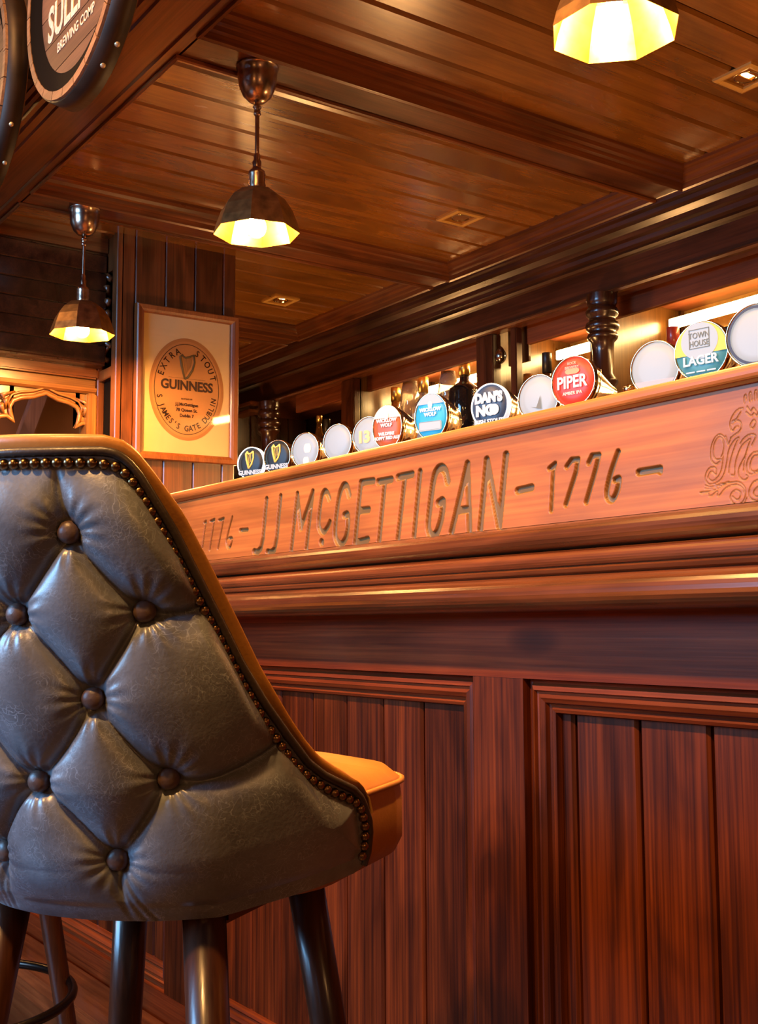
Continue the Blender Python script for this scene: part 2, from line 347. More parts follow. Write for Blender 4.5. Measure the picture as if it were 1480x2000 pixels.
# framed and carved side of the partition, facing the room
MB().box(PX-.215, PX-.17, 1.585, 1.612, 0, 2.41, .003).ob('stile', W['wall_z'], wp)
MB().box(PX-.045, PX, 1.585, 1.612, 0, 2.41, .003).ob('stile', W['wall_z'], wp)
for z0, z1 in ((2.26, 2.41), (1.86, 1.90)):
    MB().box(PX-.17, PX-.045, 1.588, 1.612, z0, z1, .003).ob('rail', W['wall_z'], wp)
c = MB()
for k in range(7):
    t = k/6; c.tube([(PX-.105+.03*math.sin(7*t), 1.600, 1.93+.30*t), (PX-.105-.028*math.cos(5*t), 1.585, 1.955+.30*t), (PX-.08-.05*t, 1.598, 1.985+.28*t)], [.012, .016, .004], 7)
c.ob('carving', W['wall_z'], wp)
# dark boarded wall beyond the partition, seen past the picture
wd = struct('wall_end', MB().box(-5.72, -5.70, 2.0, 3.5, 0, 2.41).mesh('wall_end'), G['dark'])
for k in range(12):
    y = 2.0+k*.124; MB().extr([(-5.70, y+.002), (-5.688, y+.002), (-5.684, y+.006), (-5.684, y+.118), (-5.688, y+.122), (-5.70, y+.122)], 0, 2.41, 'Z').ob('board', W['dark_z'], wd)
# wall and stair string seen through the gothic screen
struct('wall_stair', MB().box(-4.95, -4.90, .3, 2.25, 0, 2.41).mesh('wall_stair'), G['brown_wall'])
tr = struct('trim_1', MB().extr([(1.376, 1.3), (1.434, 1.3), (1.798, 2.38), (1.740, 2.38)], -4.86, -4.80, 'X').mesh('stair_string'), wood('dusty_stair_wood', (.17, .075, .05), (.25, .12, .08), 'Z', .6, 0))

# ================================================================ bar front
bar = thing('bar_counter', 'dark red stained bar counter front with boarded panels and moulded ledge', 'bar counter')
X0, X1 = -3.84, 1.0
MB().box(X0, X1, 1.112, 1.60, .0, 1.05).ob('carcass', G['dark'], bar)
MB().box(X0, X1, 1.093, 1.66, 1.05, 1.075, .004).ob('worktop', W['ledge'], bar)
FY = 1.07; ZT, ZB = .879, .188
MB().box(X0, X1, FY, 1.11, ZT, 1.05).ob('top_rail', W['bar_x'], bar)
MB().box(X0, X1, FY, 1.11, .075, ZB).ob('bottom_rail', W['bar_x'], bar)
MB().extr([(1.07, 0), (1.045, 0), (1.045, .075), (1.052, .092), (1.06, .096), (1.07, .105)], X0, X1, 'X').ob('skirting', W['bar_x'], bar)
pl = [(1.05, .0), (.935, .0), (.93, .05), (.925, .10), (.932, .128), (.948, .142), (.97, .145), (1.05, .145)]
MB().extr(pl, X0, X1, 'X').ob('foot_step', W['ledge'], bar)
pan = [(-.292, .60), (-1.185, -.292-.0), ]
stiles = [(-3.84, -3.74), (-3.32, -3.215), (-2.31, -2.205), (-1.2904, -1.1852), (-.285, -.18), (.72, 1.0)]
for a, c_ in stiles: MB().box(a, c_, FY+.0006, 1.11, ZB, ZT).ob('stile', W['bar_z'], bar)
mprof = [(.0006, FY+.0005), (.0006, 1.083), (.006, 1.0845), (.009, 1.079), (.015, 1.0765), (.017, 1.081), (.020, 1.0815), (.025, 1.0785), (.031, 1.082), (.033, 1.088), (.036, 1.0895), (.040, 1.0865), (.044, 1.0885), (.046, 1.097), (.046, 1.103)]
for (a0, a1), (b0, b1) in zip(stiles[:-1], stiles[1:]):
    frame_parts('moulding', lambda a, b, d: (a, d, b), a1, b0, ZB, ZT, mprof, (W['bar_x'], W['bar_z']), bar)
    # tongue-and-groove boards
    e = {-1.2904: -1.4480, -1.1852: -1.1177}.get(a1, None)
    if abs(b0+1.2904) < 1e-6: xs = [b0-.0]+[-1.4480-.1082*k for k in range(0, 8)]
    elif abs(a1+1.1852) < 1e-6: xs = [a1]+[-1.1177+.111*k for k in range(0, 8)]
    else: xs = [a1+.03+.108*k for k in range(0, 9)]; xs = [a1]+xs
    xs = sorted(x for x in xs if a1 <= x <= b0); xs = [a1]+[x for x in xs if a1+.01 < x < b0-.01]+[b0]
    for x0, x1 in zip(xs[:-1], xs[1:]):
        g = .0022
        q = [(x0+g, 1.112), (x0+g, 1.103), (x0+g+.004, 1.099), (x1-g-.004, 1.099), (x1-g, 1.103), (x1-g, 1.112)]
        MB().extr(q, ZB, ZT, 'Z').ob('board', W['bar_z'], bar)
def arc(cy, cz, r, a0, a1, n=8, ry=None):
    return [(cy+(ry or r)*math.cos(math.radians(a0+(a1-a0)*i/n)), cz+r*math.sin(math.radians(a0+(a1-a0)*i/n))) for i in range(n+1)]
# three stacked mouldings of the ledge
MB().extr([(1.075, 1.046)]+[(1.05, 1.046)]+arc(1.046, 1.0640, .0175, 260, 95, 10, .024)+[(1.058, 1.083), (1.075, 1.084)], X0, X1, 'X').ob('ledge_moulding', W['ledge'], bar)
MB().extr([(1.075, 1.012), (1.022, 1.012), (1.016, 1.0155), (1.014, 1.020), (1.019, 1.0225)]+arc(1.024, 1.0325, .010, 250, 100, 8, .012)+[(1.033, 1.045), (1.075, 1.046)], X0, X1, 'X').ob('ledge_moulding', W['ledge'], bar)
MB().extr([(1.075, .9685), (1.02, .9685)]+arc(1.006, .9900, .0215, 250, 95, 12, .026)+[(1.03, 1.012), (1.075, 1.012)], X0, X1, 'X').ob('ledge_moulding', W['ledge'], bar)

# -------- carved oak upstand
par = thing('name_board', 'orange oak upstand carved with JJ McGettigan 1776 along the bar ledge', 'sign board')
CARVE = [(30,[21258,1619,21190,1636,21333,1111]),
 (30,[20990,1625,20811,1650,21006,1049]),
 (30,[20624,1618,20414,1640,20650,1050]),
 (30,[20054,1637,20253,1281,20287,1135,20195,1037,20089,1110,20065,1226,20216,1228]),
 (40,[19725,1353,19434,1345]),
 (57,[18705,1858,18835,1146,18914,959,19044,894,19176,913]),
 (57,[18192,1861,18326,1113,18403,910,18544,855,18663,877]),
 (52,[17806,857,17603,1852,17483,1230,17082,1843,17293,866]),
 (50,[16548,1673,16623,1783,16719,1811,16808,1682,16885,1317,16850,1158,16732,1109,16596,1192,16535,1268]),
 (62,[16801,944,16787,936]),
 (56,[15934,1673,16011,1825,16128,1844,16260,1632,16361,1167,16341,966,16196,867,16046,965,15974,1175,15993,1349,16084,1349]),
 (54,[15233,1840,15590,1846,15765,866,15398,899]),
 (54,[15668,1386,15370,1382]),
 (54,[15100,1809,14734,1808]),
 (54,[14910,1809,15078,858]),
 (54,[14556,1823,14184,1832]),
 (54,[14368,1826,14571,856]),
 (54,[13982,1843,14152,866]),
 (60,[13312,1630,13376,1798,13494,1853,13626,1745,13737,1334,13790,981,13697,845,13571,901,13464,1117,13430,1338,13533,1328]),
 (56,[13234,868,12850,1832,12820,864]),
 (52,[13069,1173,12853,1177]),
 (56,[12583,867,12420,1838,12176,882,12008,1859]),
 (47,[11782,1340,11497,1355]),
 (34,[11150,1572,11039,1624,11076,1539,11130,1011]),
 (36,[10824,1559,10736,1635,10615,1630,10657,1467,10856,1061]),
 (36,[10427,1561,10368,1645,10245,1640,10302,1475,10485,1064]),
 (38,[9921,1641,10055,1376,10125,1160,10097,1064,10018,1063,9943,1177,9920,1303,9989,1294]),
 (42,[9589,1347,9257,1351]),
 (40,[9300,1356,9258,1324]),
 (8,[8307,1598,8368,1642,8436,1616,8488,1535,8506,1442,8495,1354,8439,1311,8380,1340,8365,1358,8437,1366,8468,1422,8454,1539,8408,1604,8369,1614,8332,1578,8321,1498,8339,1421,8364,1385]),
 (8,[8335,1382,8342,1327,8365,1236,8416,1163,8495,1124,8552,1162,8540,1208,8500,1235,8444,1189,8437,1244,8469,1283,8538,1271,8584,1213,8591,1150,8554,1098,8477,1090,8389,1121,8329,1193,8286,1321,8262,1427,8222,1500,8163,1555,8116,1572]),
 (8,[8263,1193,8249,1285,8207,1405,8146,1522,8116,1564]),
 (8,[8236,1167,8189,1161,8175,1269,8143,1366,8083,1467,8007,1518,7961,1531,8001,1441,8043,1338,8067,1194]),
 (8,[8100,1500,8052,1548,7977,1584,7923,1580,7892,1549,7946,1464]),
 (8,[8023,1374,8121,1239,8133,1155,8099,1105,8044,1092,8011,1119,8033,1144]),
 (8,[7867,1385,7931,1378,7993,1324,8023,1251,8018,1173,7969,1145,7877,1165]),
 (8,[7869,1347,7933,1332,7972,1268,7975,1199,7931,1167,7876,1180]),
 (8,[8214,1672,8226,1736,8209,1796,8150,1866,8083,1894,8046,1892]),
 (8,[8201,1764,8135,1785,8076,1854]),
 (8,[8202,1740,8145,1767,8090,1747,8074,1690,8104,1640,8180,1604,8228,1579]),
 (8,[8214,1672,8187,1660,8157,1695,8110,1696]),
 (8,[8025,1955,8023,2017,8003,2037,7992,1981]),
 (8,[7952,1951,7953,2044,7934,2048,7924,1962]),
 (8,[7888,1963,7879,2055,7857,2055,7852,1965]),
 (8,[8007,1843,7941,1787,7904,1812,7869,1780,7848,1819]),
 (8,[7991,1903,7948,1842,7910,1874,7876,1831]),
 (8,[7920,1737,7954,1696,7947,1657,7910,1659,7886,1701,7898,1734,7920,1737]),
 (8,[8676,1015,8568,1013,8431,1031,8315,1074,8183,1083,8110,1060,8057,1001,8051,924,8091,851,8156,833,8221,847,8256,912,8235,964,8178,990,8123,961,8120,915,8154,879,8191,891,8227,925]),
 (8,[8676,1015,8647,996,8559,996,8550,963,8511,960,8432,1003,8430,952,8396,957,8336,1013,8259,1045,8166,1050,8093,1012,8068,956]),
 (8,[8599,1087,8527,1064,8410,1076,8267,1092]),
 (8,[8605,1048,8498,1045,8353,1070,8258,1083]),
 (8,[7881,1074,7946,1051,7994,987,8006,919,7981,871,7918,846,7891,848]),
 (8,[7884,999,7931,965,7946,929,7925,896,7889,893]),
 (8,[8069,833,8039,892]),
 (8,[8293,1612,8259,1505,8218,1578])]
px = np.concatenate([[X0], np.arange(-2.30, -.935, .0013), np.arange(-.935, -.74, .0007), [1.0]])
pz = np.concatenate([[1.0842], np.arange(1.0852, 1.2132, .001), [1.2155]])
GX, GZ = np.meshgrid(px, pz, indexing='ij'); D = np.zeros_like(GX); SH = np.zeros_like(GX)
def catmull(P, k=4):
    Q = np.vstack([2*P[0]-P[1], P, 2*P[-1]-P[-2]]); out = []
    for a, b, c_, d in zip(Q[:-3], Q[1:-2], Q[2:-1], Q[3:]):
        for t in np.arange(k)/k: out.append(.5*(2*b+(c_-a)*t+(2*a-5*b+4*c_-d)*t*t+(3*b-a-3*c_+d)*t**3))
    return np.array(out+[P[-1]])
for wd_, L in CARVE:
    hw = wd_*1e-4*(1.17 if wd_ > 20 else 1); P = np.array(L, float).reshape(-1, 2); P = np.c_[-P[:, 0]*1e-4, 1+P[:, 1]*1e-4]
    if (wd_ > 20 and len(P) >= 7) or (wd_ == 8 and len(P) > 3): P = catmull(P)
    dmin = np.full(GX.shape, 9.)
    for (ax, az), (bx, bz) in zip(P[:-1], P[1:]):
        ux, uz = bx-ax, bz-az; t = np.clip(((GX-ax)*ux+(GZ-az)*uz)/(ux*ux+uz*uz+1e-12), 0, 1)
        dmin = np.minimum(dmin, np.hypot(GX-ax-t*ux, GZ-az-t*uz))
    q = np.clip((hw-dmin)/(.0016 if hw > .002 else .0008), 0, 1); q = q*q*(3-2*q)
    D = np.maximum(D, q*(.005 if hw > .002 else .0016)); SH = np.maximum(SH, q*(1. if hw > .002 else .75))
nx, nz = GX.shape
V = np.stack([GX, 1.06+D, GZ], -1).reshape(-1, 3)
idx = np.arange(nx*nz).reshape(nx, nz)
Q = np.stack([idx[:-1, :-1], idx[1:, :-1], idx[1:, 1:], idx[:-1, 1:]], -1).reshape(-1, 4)
m = bpy.data.meshes.new('carved_panel'); m.vertices.add(len(V)); m.vertices.foreach_set('co', V.ravel())
m.loops.add(Q.size); m.loops.foreach_set('vertex_index', Q.ravel()); m.polygons.add(len(Q))
m.polygons.foreach_set('loop_start', np.arange(0, Q.size, 4)); m.polygons.foreach_set('use_smooth', np.ones(len(Q), bool)); m.update(calc_edges=True)
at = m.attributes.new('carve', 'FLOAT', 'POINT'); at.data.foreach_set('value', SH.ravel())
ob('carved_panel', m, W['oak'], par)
MB().box(X0, X1, 1.067, 1.084, 1.0845, 1.2145).ob('backing', W['oak_cap'], par)
cap = [(1.092, 1.2150), (1.056, 1.2150), (1.0525, 1.2185)]+arc(1.0525, 1.2265, .0085, 250, 100, 6, .0045)+[(1.056, 1.2365), (1.092, 1.2365)]
MB().extr(cap, X0, X1, 'X').ob('cap', W['oak_cap'], par)

# ================================================================ bar stools
SS = np.linspace(0, .36, 721)
PH = np.where(SS < .155, SS/.205, .155/.205+(SS-.155)/.45)
WS = np.concatenate([[0], np.cumsum((np.cos(PH[1:])+np.cos(PH[:-1]))/2*np.diff(SS))])
AS = np.concatenate([[0], np.cumsum((np.sin(PH[1:])+np.sin(PH[:-1]))/2*np.diff(SS))])
def shell(s, z, n):
    """point of the tub back: s along the curve, z height, n inward offset (chair frame: x right, y forward)"""
    s = np.asarray(s, float); a = np.abs(s); sg = np.sign(s)
    wv = np.interp(a, SS, WS); av = np.interp(a, SS, AS); ph = np.interp(a, SS, PH)
    a0 = np.interp(z, [.62, .672, .70, .737, .807, .882, .956, 1.027, 1.1, 1.15], [-.128, -.152, -.166, -.182, -.208, -.227, -.244, -.262, -.280, -.292])
    return np.stack([sg*(wv-n*np.sin(ph)), a0+av+n*np.cos(ph), z+0*s], -1)
ZTs = ([0, .097, .106, .113, .120, .126, .149, .170, .196, .215, .234, .252, .268, .283, .300, .309, .3135], [1.097, 1.097, 1.0955, 1.092, 1.085, 1.076, 1.031, .979, .916, .880, .850, .824, .811, .803, .794, .783, .762])
ZBs = ([0, .081, .141, .177, .231, .285, .298, .306, .3135], [.686, .686, .687, .694, .703, .713, .719, .730, .756])
zt = lambda s: np.interp(np.abs(s), *ZTs)
zb = lambda s: np.interp(np.abs(s), *ZBs)
def grid_mesh(name, V, smooth=True, closed_v=False):
    n, k = V.shape[:2]; idx = np.arange(n*k).reshape(n, k)
    if closed_v: idx = np.concatenate([idx, idx[:, :1]], 1)
    Q = np.stack([idx[:-1, :-1], idx[1:, :-1], idx[1:, 1:], idx[:-1, 1:]], -1).reshape(-1, 4)
    m = bpy.data.meshes.new(name); m.from_pydata(V.reshape(-1, 3).tolist(), [], Q.tolist())
    m.polygons.foreach_set('use_smooth', np.full(len(Q), smooth)); m.update(); return m
BT = [(.06, 1.031), (-.06, 1.031), (0, .962), (.116, .964), (-.116, .964), (.063, .889), (-.063, .889), (0, .815), (.120, .818), (-.120, .818), (.062, .745), (-.062, .745)]
SEG = []
for sg in (1, -1):
    A = lambda *p: [(sg*x, z) for x, z in p]
    SEG += [A((.06, 1.031), (.028, .990), (0, .962)), A((.06, 1.031), (.088, .990), (.116, .964)), A((0, .962), (.030, .932), (.063, .889)), A((.116, .964), (.090, .928), (.063, .889)),
            A((.063, .889), (.034, .846), (0, .815)), A((.063, .889), (.090, .848), (.120, .818)), A((0, .815), (.030, .786), (.062, .745)), A((.120, .818), (.094, .782), (.062, .745)),
            A((.06, 1.031), (.057, 1.06), (.055, 1.096)), A((.116, .964), (.142, .962), (.172, .971)), A((.120, .818), (.165, .818), (.232, .850)),
            A((.062, .745), (.060, .715), (.064, .687))]
FINE = []
for sg in (1, -1):
    for dx in (.006, .013): FINE.append([(sg*(.062+dx*.3), .742), (sg*(.060+dx), .715), (sg*(.066+dx*1.5), .688)])
def seg_dist(S, Z, segs, soft=170.):
    tot = np.zeros(S.shape)
    for P in segs:
        d = np.full(S.shape, 9.)
        for (ax, az), (bx, bz) in zip(P[:-1], P[1:]):
            ux, uz = bx-ax, bz-az; t = np.clip(((S-ax)*ux+(Z-az)*uz)/(ux*ux+uz*uz), 0, 1)
            d = np.minimum(d, np.hypot(S-ax-t*ux, Z-az-t*uz))
        tot += np.exp(-d*soft)
    return np.clip(-np.log(tot+1e-30)/soft, 0, 9)
def smooth_chain(P, n=7):
    P = np.array(P); out = []
    for t in np.linspace(0, 1, n): out.append(tuple((1-t)**2*P[0]+2*t*(1-t)*(2*P[1]-.5*P[0]-.5*P[2])+t*t*P[2]))
    return out
SEGS = [smooth_chain(p) for p in SEG]; FINES = [smooth_chain(p) for p in FINE]
def path_pts(P, step):
    P = np.array(P); d = np.r_[0, np.cumsum(np.linalg.norm(np.diff(P, axis=0), axis=1))]
    t = np.arange(0, d[-1], step); return np.stack([np.interp(t, d, P[:, i]) for i in range(P.shape[1])], -1)

def make_stool(label, loc, rz, nails=True):
    t = thing('bar_stool', label, 'bar stool', loc, (0, 0, rz), 'bar stools along the counter')
    # ---- tufted outer back
    s1 = np.linspace(-.3135, .3135, 391); tv = np.linspace(0, 1, 261)
    S, T = np.meshgrid(s1, tv, indexing='ij'); Z = zb(S)+(zt(S)-zb(S))*T
    dseg = seg_dist(S, Z, SEGS); dfin = seg_dist(S, Z, FINES, 2000.)
    db = np.min([np.hypot(S-a, Z-b) for a, b in BT], axis=0)
    edge = np.minimum(np.minimum(zt(S)-Z, Z-zb(S)), (.3135-np.abs(S)))
    edge2 = np.minimum(zt(S)-Z, (.3135-np.abs(S))*1.2)
    ek = np.clip((edge-.014)/.05, 0, 1); ek = 1-(1-ek)**2
    bulge = .020*(1-np.exp(-(dseg/.017)**.9))
    puck = 1-.55*np.exp(-(dseg/.004)**2)
    out = bulge*ek-.006*np.exp(-(db/.013)**2)-.0022*np.exp(-(dseg/.0028)**2)*np.clip(edge/.012, 0.25, 1)-.0016*np.exp(-(dfin/.0018)**2)
    ang = np.zeros_like(S)
    for a, b in BT:                                       # little gathers radiating from every button
        r = np.hypot(S-a, Z-b); th = np.arctan2(Z-b, S-a); out += .0007*np.sin(th*14+a*50)*np.exp(-((r-.020)/.013)**2)
    out += .010*np.clip((.735-Z)/.05, 0, 1)*np.clip((Z-zb(S))/.02, 0, 1)
    V = shell(S, Z, -out-.001)
    ob('upholstered_back', grid_mesh('upholstered_back', V), G['hide'], t)
    # ---- thick tan inner pad with rolled rim
    ZTp = (np.array([0, .100, .115, .126, .138, .161, .180, .198, .217, .242, .256, .269, .285, .299, .312, .3185, .3205]), (np.array([1.110, 1.108, 1.104, 1.096, 1.080, 1.045, 1.001, .957, .911, .864, .842, .826, .815, .807, .797, .785, .764])+.006))
    s2 = np.r_[-.3205, np.linspace(-.319, .319, 161), .3205]; cols = []
    ztp = np.interp(np.abs(s2), *ZTp); zbp = np.interp(np.abs(s2), [0, .14, .231, .292, .310, .3205], [.70, .70, .712, .722, .738, .760])
    ring = []
    th_ = .044*np.clip((.3205-np.abs(s2))/.012, .12, 1)**.5
    for f_, g_ in [(.32, 0), (.32, .5), (.30, .93)]: ring.append((f_, g_, 0))
    for k in range(9):
        a = PI*k/8; ring.append(((1-math.cos(a))/2, 1, math.sin(a)))
    ring += [(1, .5, 0), (1, 0, 0)]
    rowsv = []
    for f_, g_, r_ in ring:
        rim = .014*np.clip((.3205-np.abs(s2))/.02, .1, 1)
        zz = zbp+(ztp-rim-zbp)*g_+rim*r_; nn = .003+th_*f_+(.012*math.sin(PI*g_) if f_ == 1 else 0)
        rowsv.append(shell(s2, zz, nn-.009*math.sin(PI*min(1, f_*1.6))*(g_ == 1)))
    ob('inner_pad', grid_mesh('inner_pad', np.stack(rowsv, 1), True, True), G['tan'], t)
    # ---- dark piping between the two
    sp = np.r_[np.linspace(-.3135, .3135, 181)]
    pts = shell(sp, zt(sp)+.001, -.001); low = [tuple(p) for p in shell(np.array([.3125, .306, .298]), np.array([.752, .732, .720]), -.001)]
    mir = [(-x, y, z) for x, y, z in low]
    MB().tube(mir[::-1]+[tuple(p) for p in pts]+low, .0042, 8).ob('piping', G['piping'], t)
    # ---- nail heads
    if nails:
        P = [(0, 1.0885), (.052, 1.0885), (.094, 1.088), (.108, 1.085), (.116, 1.078), (.126, 1.060), (.134, 1.043), (.148, 1.010), (.166, .967), (.177, .943), (.195, .900), (.215, .860), (.237, .825), (.251, .811), (.271, .797), (.299, .7835), (.3055, .775), (.307, .760), (.304, .744), (.298, .730), (.292, .722)]
        C3 = [tuple(shell(a, b, -.0035)) for a, b in P]
        q = path_pts([(*c, *p) for c, p in zip(C3, P)], .0148); q = q[:, 3:]
        # walk by true length
        fine = path_pts(P, .0005); X3 = np.array([shell(a, b, -.0035) for a, b in fine]); d = np.r_[0, np.cumsum(np.linalg.norm(np.diff(X3, axis=0), axis=1))]
        dome = MB().lathe([(.0049, 0), (.0046, .0018), (.0035, .0036), (.0018, .0046), (.0001, .0049)], 10).mesh('nail_head')
        dome.materials.append(G['nail'])
        for i, l in enumerate(np.arange(0, d[-1], .0099)):
            a = float(np.interp(l, d, fine[:, 0])); b = float(np.interp(l, d, fine[:, 1]))
            for sg in ((1,) if i == 0 else (1, -1)):
                p = Vector(shell(sg*a, b, -.0018)); pf = Vector(shell(sg*a, b, -.02))
                o = ob('nail_head', dome, None, t, p); o.rotation_euler = (pf-p).to_track_quat('Z', 'Y').to_euler()
    # ---- covered buttons
    bm_ = MB().lathe([(.0098, -.004), (.0100, .000), (.0094, .0028), (.0070, .0052), (.0035, .0064), (.0001, .0068)], 20).mesh('button'); bm_.materials.append(G['button'])
    for a, b in BT:
        p = Vector(shell(a, b, .0005)); pf = Vector(shell(a, b, -.03))
        o = ob('button', bm_, None, t, p); o.rotation_euler = (pf-p).to_track_quat('Z', 'Y').to_euler()
    # ---- seat cushion
    def sq(hw, y0, y1, r, z, n=7):
        P = []
        for cx, cy, a0 in ((hw-r, y1-r, 0), (-hw+r, y1-r, 90), (-hw+r, y0+r, 180), (hw-r, y0+r, 270)):
            for k in range(n+1):
                a = math.radians(a0+90*k/n); P.append((cx+r*math.cos(a), cy+r*math.sin(a), z))
        return P
    kx = lambda l: (l[0]*1.055, l[1], l[2]*1.045, l[3]*(1.25 if l[3] > .05 else 1), l[4]+max(0, l[4]-.752)*.55)
    lv = [(.150, -.08, .235, .08, .690), (.180, -.10, .262, .085, .696), (.1875, -.105, .270, .09, .712), (.1875, -.105, .270, .09, .752), (.185, -.103, .268, .09, .765), (.1865, -.104, .2695, .09, .7668), (.183, -.102, .266, .09, .7695), (.172, -.095, .255, .085, .7765), (.135, -.08, .215, .08, .7835), (.07, -.05, .14, .06, .787), (.01, 0, .06, .009, .788)]
    V = np.array([sq(*kx(l)) for l in lv]); V = np.concatenate([V, V[:, :1]], 1)
    MB().tube([tuple(q) for q in sq(.1975, -.102, .2815, .11, .7745)], .0032, 6, closed=True).ob('seam_piping', G['tan'], t)
    sm = grid_mesh('seat', V); ob('seat', sm, G['tan'], t)
    MB().box(-.13, .13, -.10, .17, .676, .692, .004).ob('seat_base', W['leg'], t)
    # ---- legs and foot ring
    for sx in (1, -1):
        for sy in (1, -1):
            top = Vector((sx*.108, sy*.108+.005, .688)); bot = Vector((sx*.195, sy*.195+.005, 0))
            MB().tube([top, top.lerp(bot, .35), top.lerp(bot, .7), bot], [.0205, .0195, .0175, .014], 16).ob('leg', W['leg'], t)
    rz_ = .30; k = (.672-rz_)/.672; e = .108+.087*k; R = e*1.4142+.016
    MB().tube([(R*math.cos(2*PI*i/64), .005+R*math.sin(2*PI*i/64), rz_) for i in range(64)], .0085, 10, closed=True).ob('foot_ring', G['black_metal'], t)
    return t
rzs = math.atan2(.831, -.556)-PI/2
make_stool('grey buttoned leather bar stool with brass nails in the foreground', (-1.145, .527, 0), rzs)
make_stool('farther bar stool, only its dark leg and foot ring showing', (-2.17, .565, 0), rzs+.12, nails=False)

# ================================================================ pendant lamps
def pendant(label, x, y, rot):
    t = thing('pendant_lamp', label, 'pendant lamp', (x, y, BZ), (0, 0, rot), 'pendant lamps over the bar')
    MB().lathe([(.0001, 0), (.052, 0), (.0535, -.003), (.052, -.006), (.0495, -.008), (.0485, -.03), (.045, -.052), (.036, -.074), (.022, -.088), (.010, -.092), (.0001, -.092)], 32).ob('ceiling_cup', G['pewter'], t)
    MB().lathe([(.0065, -.088), (.0065, -.100), (.0105, -.102), (.0105, -.106), (.0075, -.108), (.0085, -.118), (.0095, -.122), (.0060, -.126)], 16).ob('collar', G['pewter'], t)
    MB().lathe([(.0052, -.12), (.0052, -.23)], 12).ob('rod', G['pewter'], t)
    MB().lathe([(.0055, -.222), (.0085, -.228), (.0075, -.238), (.0115, -.244), (.0100, -.256), (.0110, -.262), (.0195, -.268), (.0215, -.276), (.0195, -.280), (.0215, -.288), (.0195, -.293), (.0220, -.302), (.0200, -.308), (.0215, -.316), (.017, -.322)], 20).ob('lamp_holder', G['pewter'], t)
    h = -.425
    prof = [(.020, -.312), (.045, -.320), (.070, -.340), (.088, -.368), (.100, -.400), (.1065, h)]
    MB().lathe(prof, 8, smooth=False).ob('shade', G['bronze'], t)
    inn = [(.016, -.3145), (.044, -.3225), (.0685, -.342), (.0865, -.370), (.0985, -.401), (.1052, h), (.1065, h)]
    MB().lathe(inn, 8, smooth=False).ob('shade_lining', G['gold_leaf'], t)
    MB().lathe([(.0001, -.434), (.010, -.4325), (.018, -.4265), (.0225, -.417), (.0235, -.408), (.0215, -.398), (.016, -.387), (.0125, -.372), (.0125, -.32), (.0001, -.318)], 24).ob('bulb', G['bulb'], t)
    return t
pendant('brass pendant lamp hanging near the top right corner', -1.243, 1.345, .40)
pendant('middle pendant lamp with full copper cup and rod showing', -2.415, 1.337, .15)
pendant('farthest pendant lamp, left of the framed poster', -3.598, 1.345, .25)

# ================================================================ square ceiling downlights
def downlight(label, x, y, lit):
    t = thing('ceiling_downlight', label, 'ceiling light', (x, y, DZ), group='square downlights in the ceiling bays')
    frame_parts('frame', lambda a, b, d: (a, b, d), -.062, .062, -.062, .062, [(0, .0), (.001, -.006), (.010, -.009), (.020, -.006), (.022, .018)], G['brass'], t)
    MB().box(-.042, .042, -.042, .042, .014, .016).ob('recess', G['steel'], t)
    MB().lathe([(.030, .012), (.034, -.001), (.031, -.003), (.0285, .010)], 24).ob('lamp_ring', G['chrome'], t)
    MB().lathe([(.0001, .001), (.016, .002), (.028, .010)], 20).ob('lens', G['led'] if lit else G['steel'], t)
downlight('unlit square brass downlight in the middle ceiling bay', -3.075, 2.52, False)
downlight('small lit square downlight in the far ceiling bay', -4.33, 2.52, True)
downlight('lit square downlight at the right edge of the ceiling', -1.83, 2.475, True)

# ================================================================ framed poster
PXF = PX+.012
post = thing('framed_poster', 'wood framed oval stout label poster hanging on the boarded partition', 'picture', (PXF, 1.862, 1.845), (math.radians(.8), math.radians(2.0), 0))
# local frame: y to the right, z up, x towards the room
hw, hh = .208, .285
frame_parts('frame', lambda a, b, d: (d, a, b), -hw, hw, -hh, hh, [(0, -.012), (0, .014), (.004, .018), (.018, .016), (.026, .010), (.030, .006), (.030, -.008)], W['frame_y'], post)
MB().box(-.008, -.002, -hw+.02, hw-.02, -hh+.02, hh-.02).ob('paper', plain('cream_paper', (.72, .50, .24), .7, noise=.06, nscale=5), post)
def ell(rx, rz, x0, n=72, zc=0, inner=None):
    m = MB()
    o_ = [(x0, rx*math.cos(2*PI*i/n), zc+rz*math.sin(2*PI*i/n)) for i in range(n)]
    if inner is None: m.add(o_, [tuple(range(n))])
    else:
        i_ = [(x0, inner[0]*math.cos(2*PI*i/n), zc+inner[1]*math.sin(2*PI*i/n)) for i in range(n)]
        m.add(o_+i_, [(i, (i+1) % n, n+(i+1) % n, n+i) for i in range(n)])
    return m
ZC = -.012
inkb = plain('dark_brown_ink', (.050, .020, .008), .7); tanp = plain('tan_label_paper', (.50, .22, .065), .7, noise=.08, nscale=7)
ell(.152, .192, -.0012, zc=ZC).ob('label_border', plain('deeper_tan_border', (.42, .175, .05), .7), post)
ell(.141, .180, -.0008, zc=ZC).ob('label_oval', tanp, post)
ell(.1325, .1705, -.0004, zc=ZC, inner=(.1300, .1680)).ob('label_ring', inkb, post)
RT_ = (PI/2, 0, PI/2)
text(post, 'GUINNESS', .047, (.0002, 0, ZC+.012), RT_, inkb, sx=.97, sy=1.05, bold=.0016)
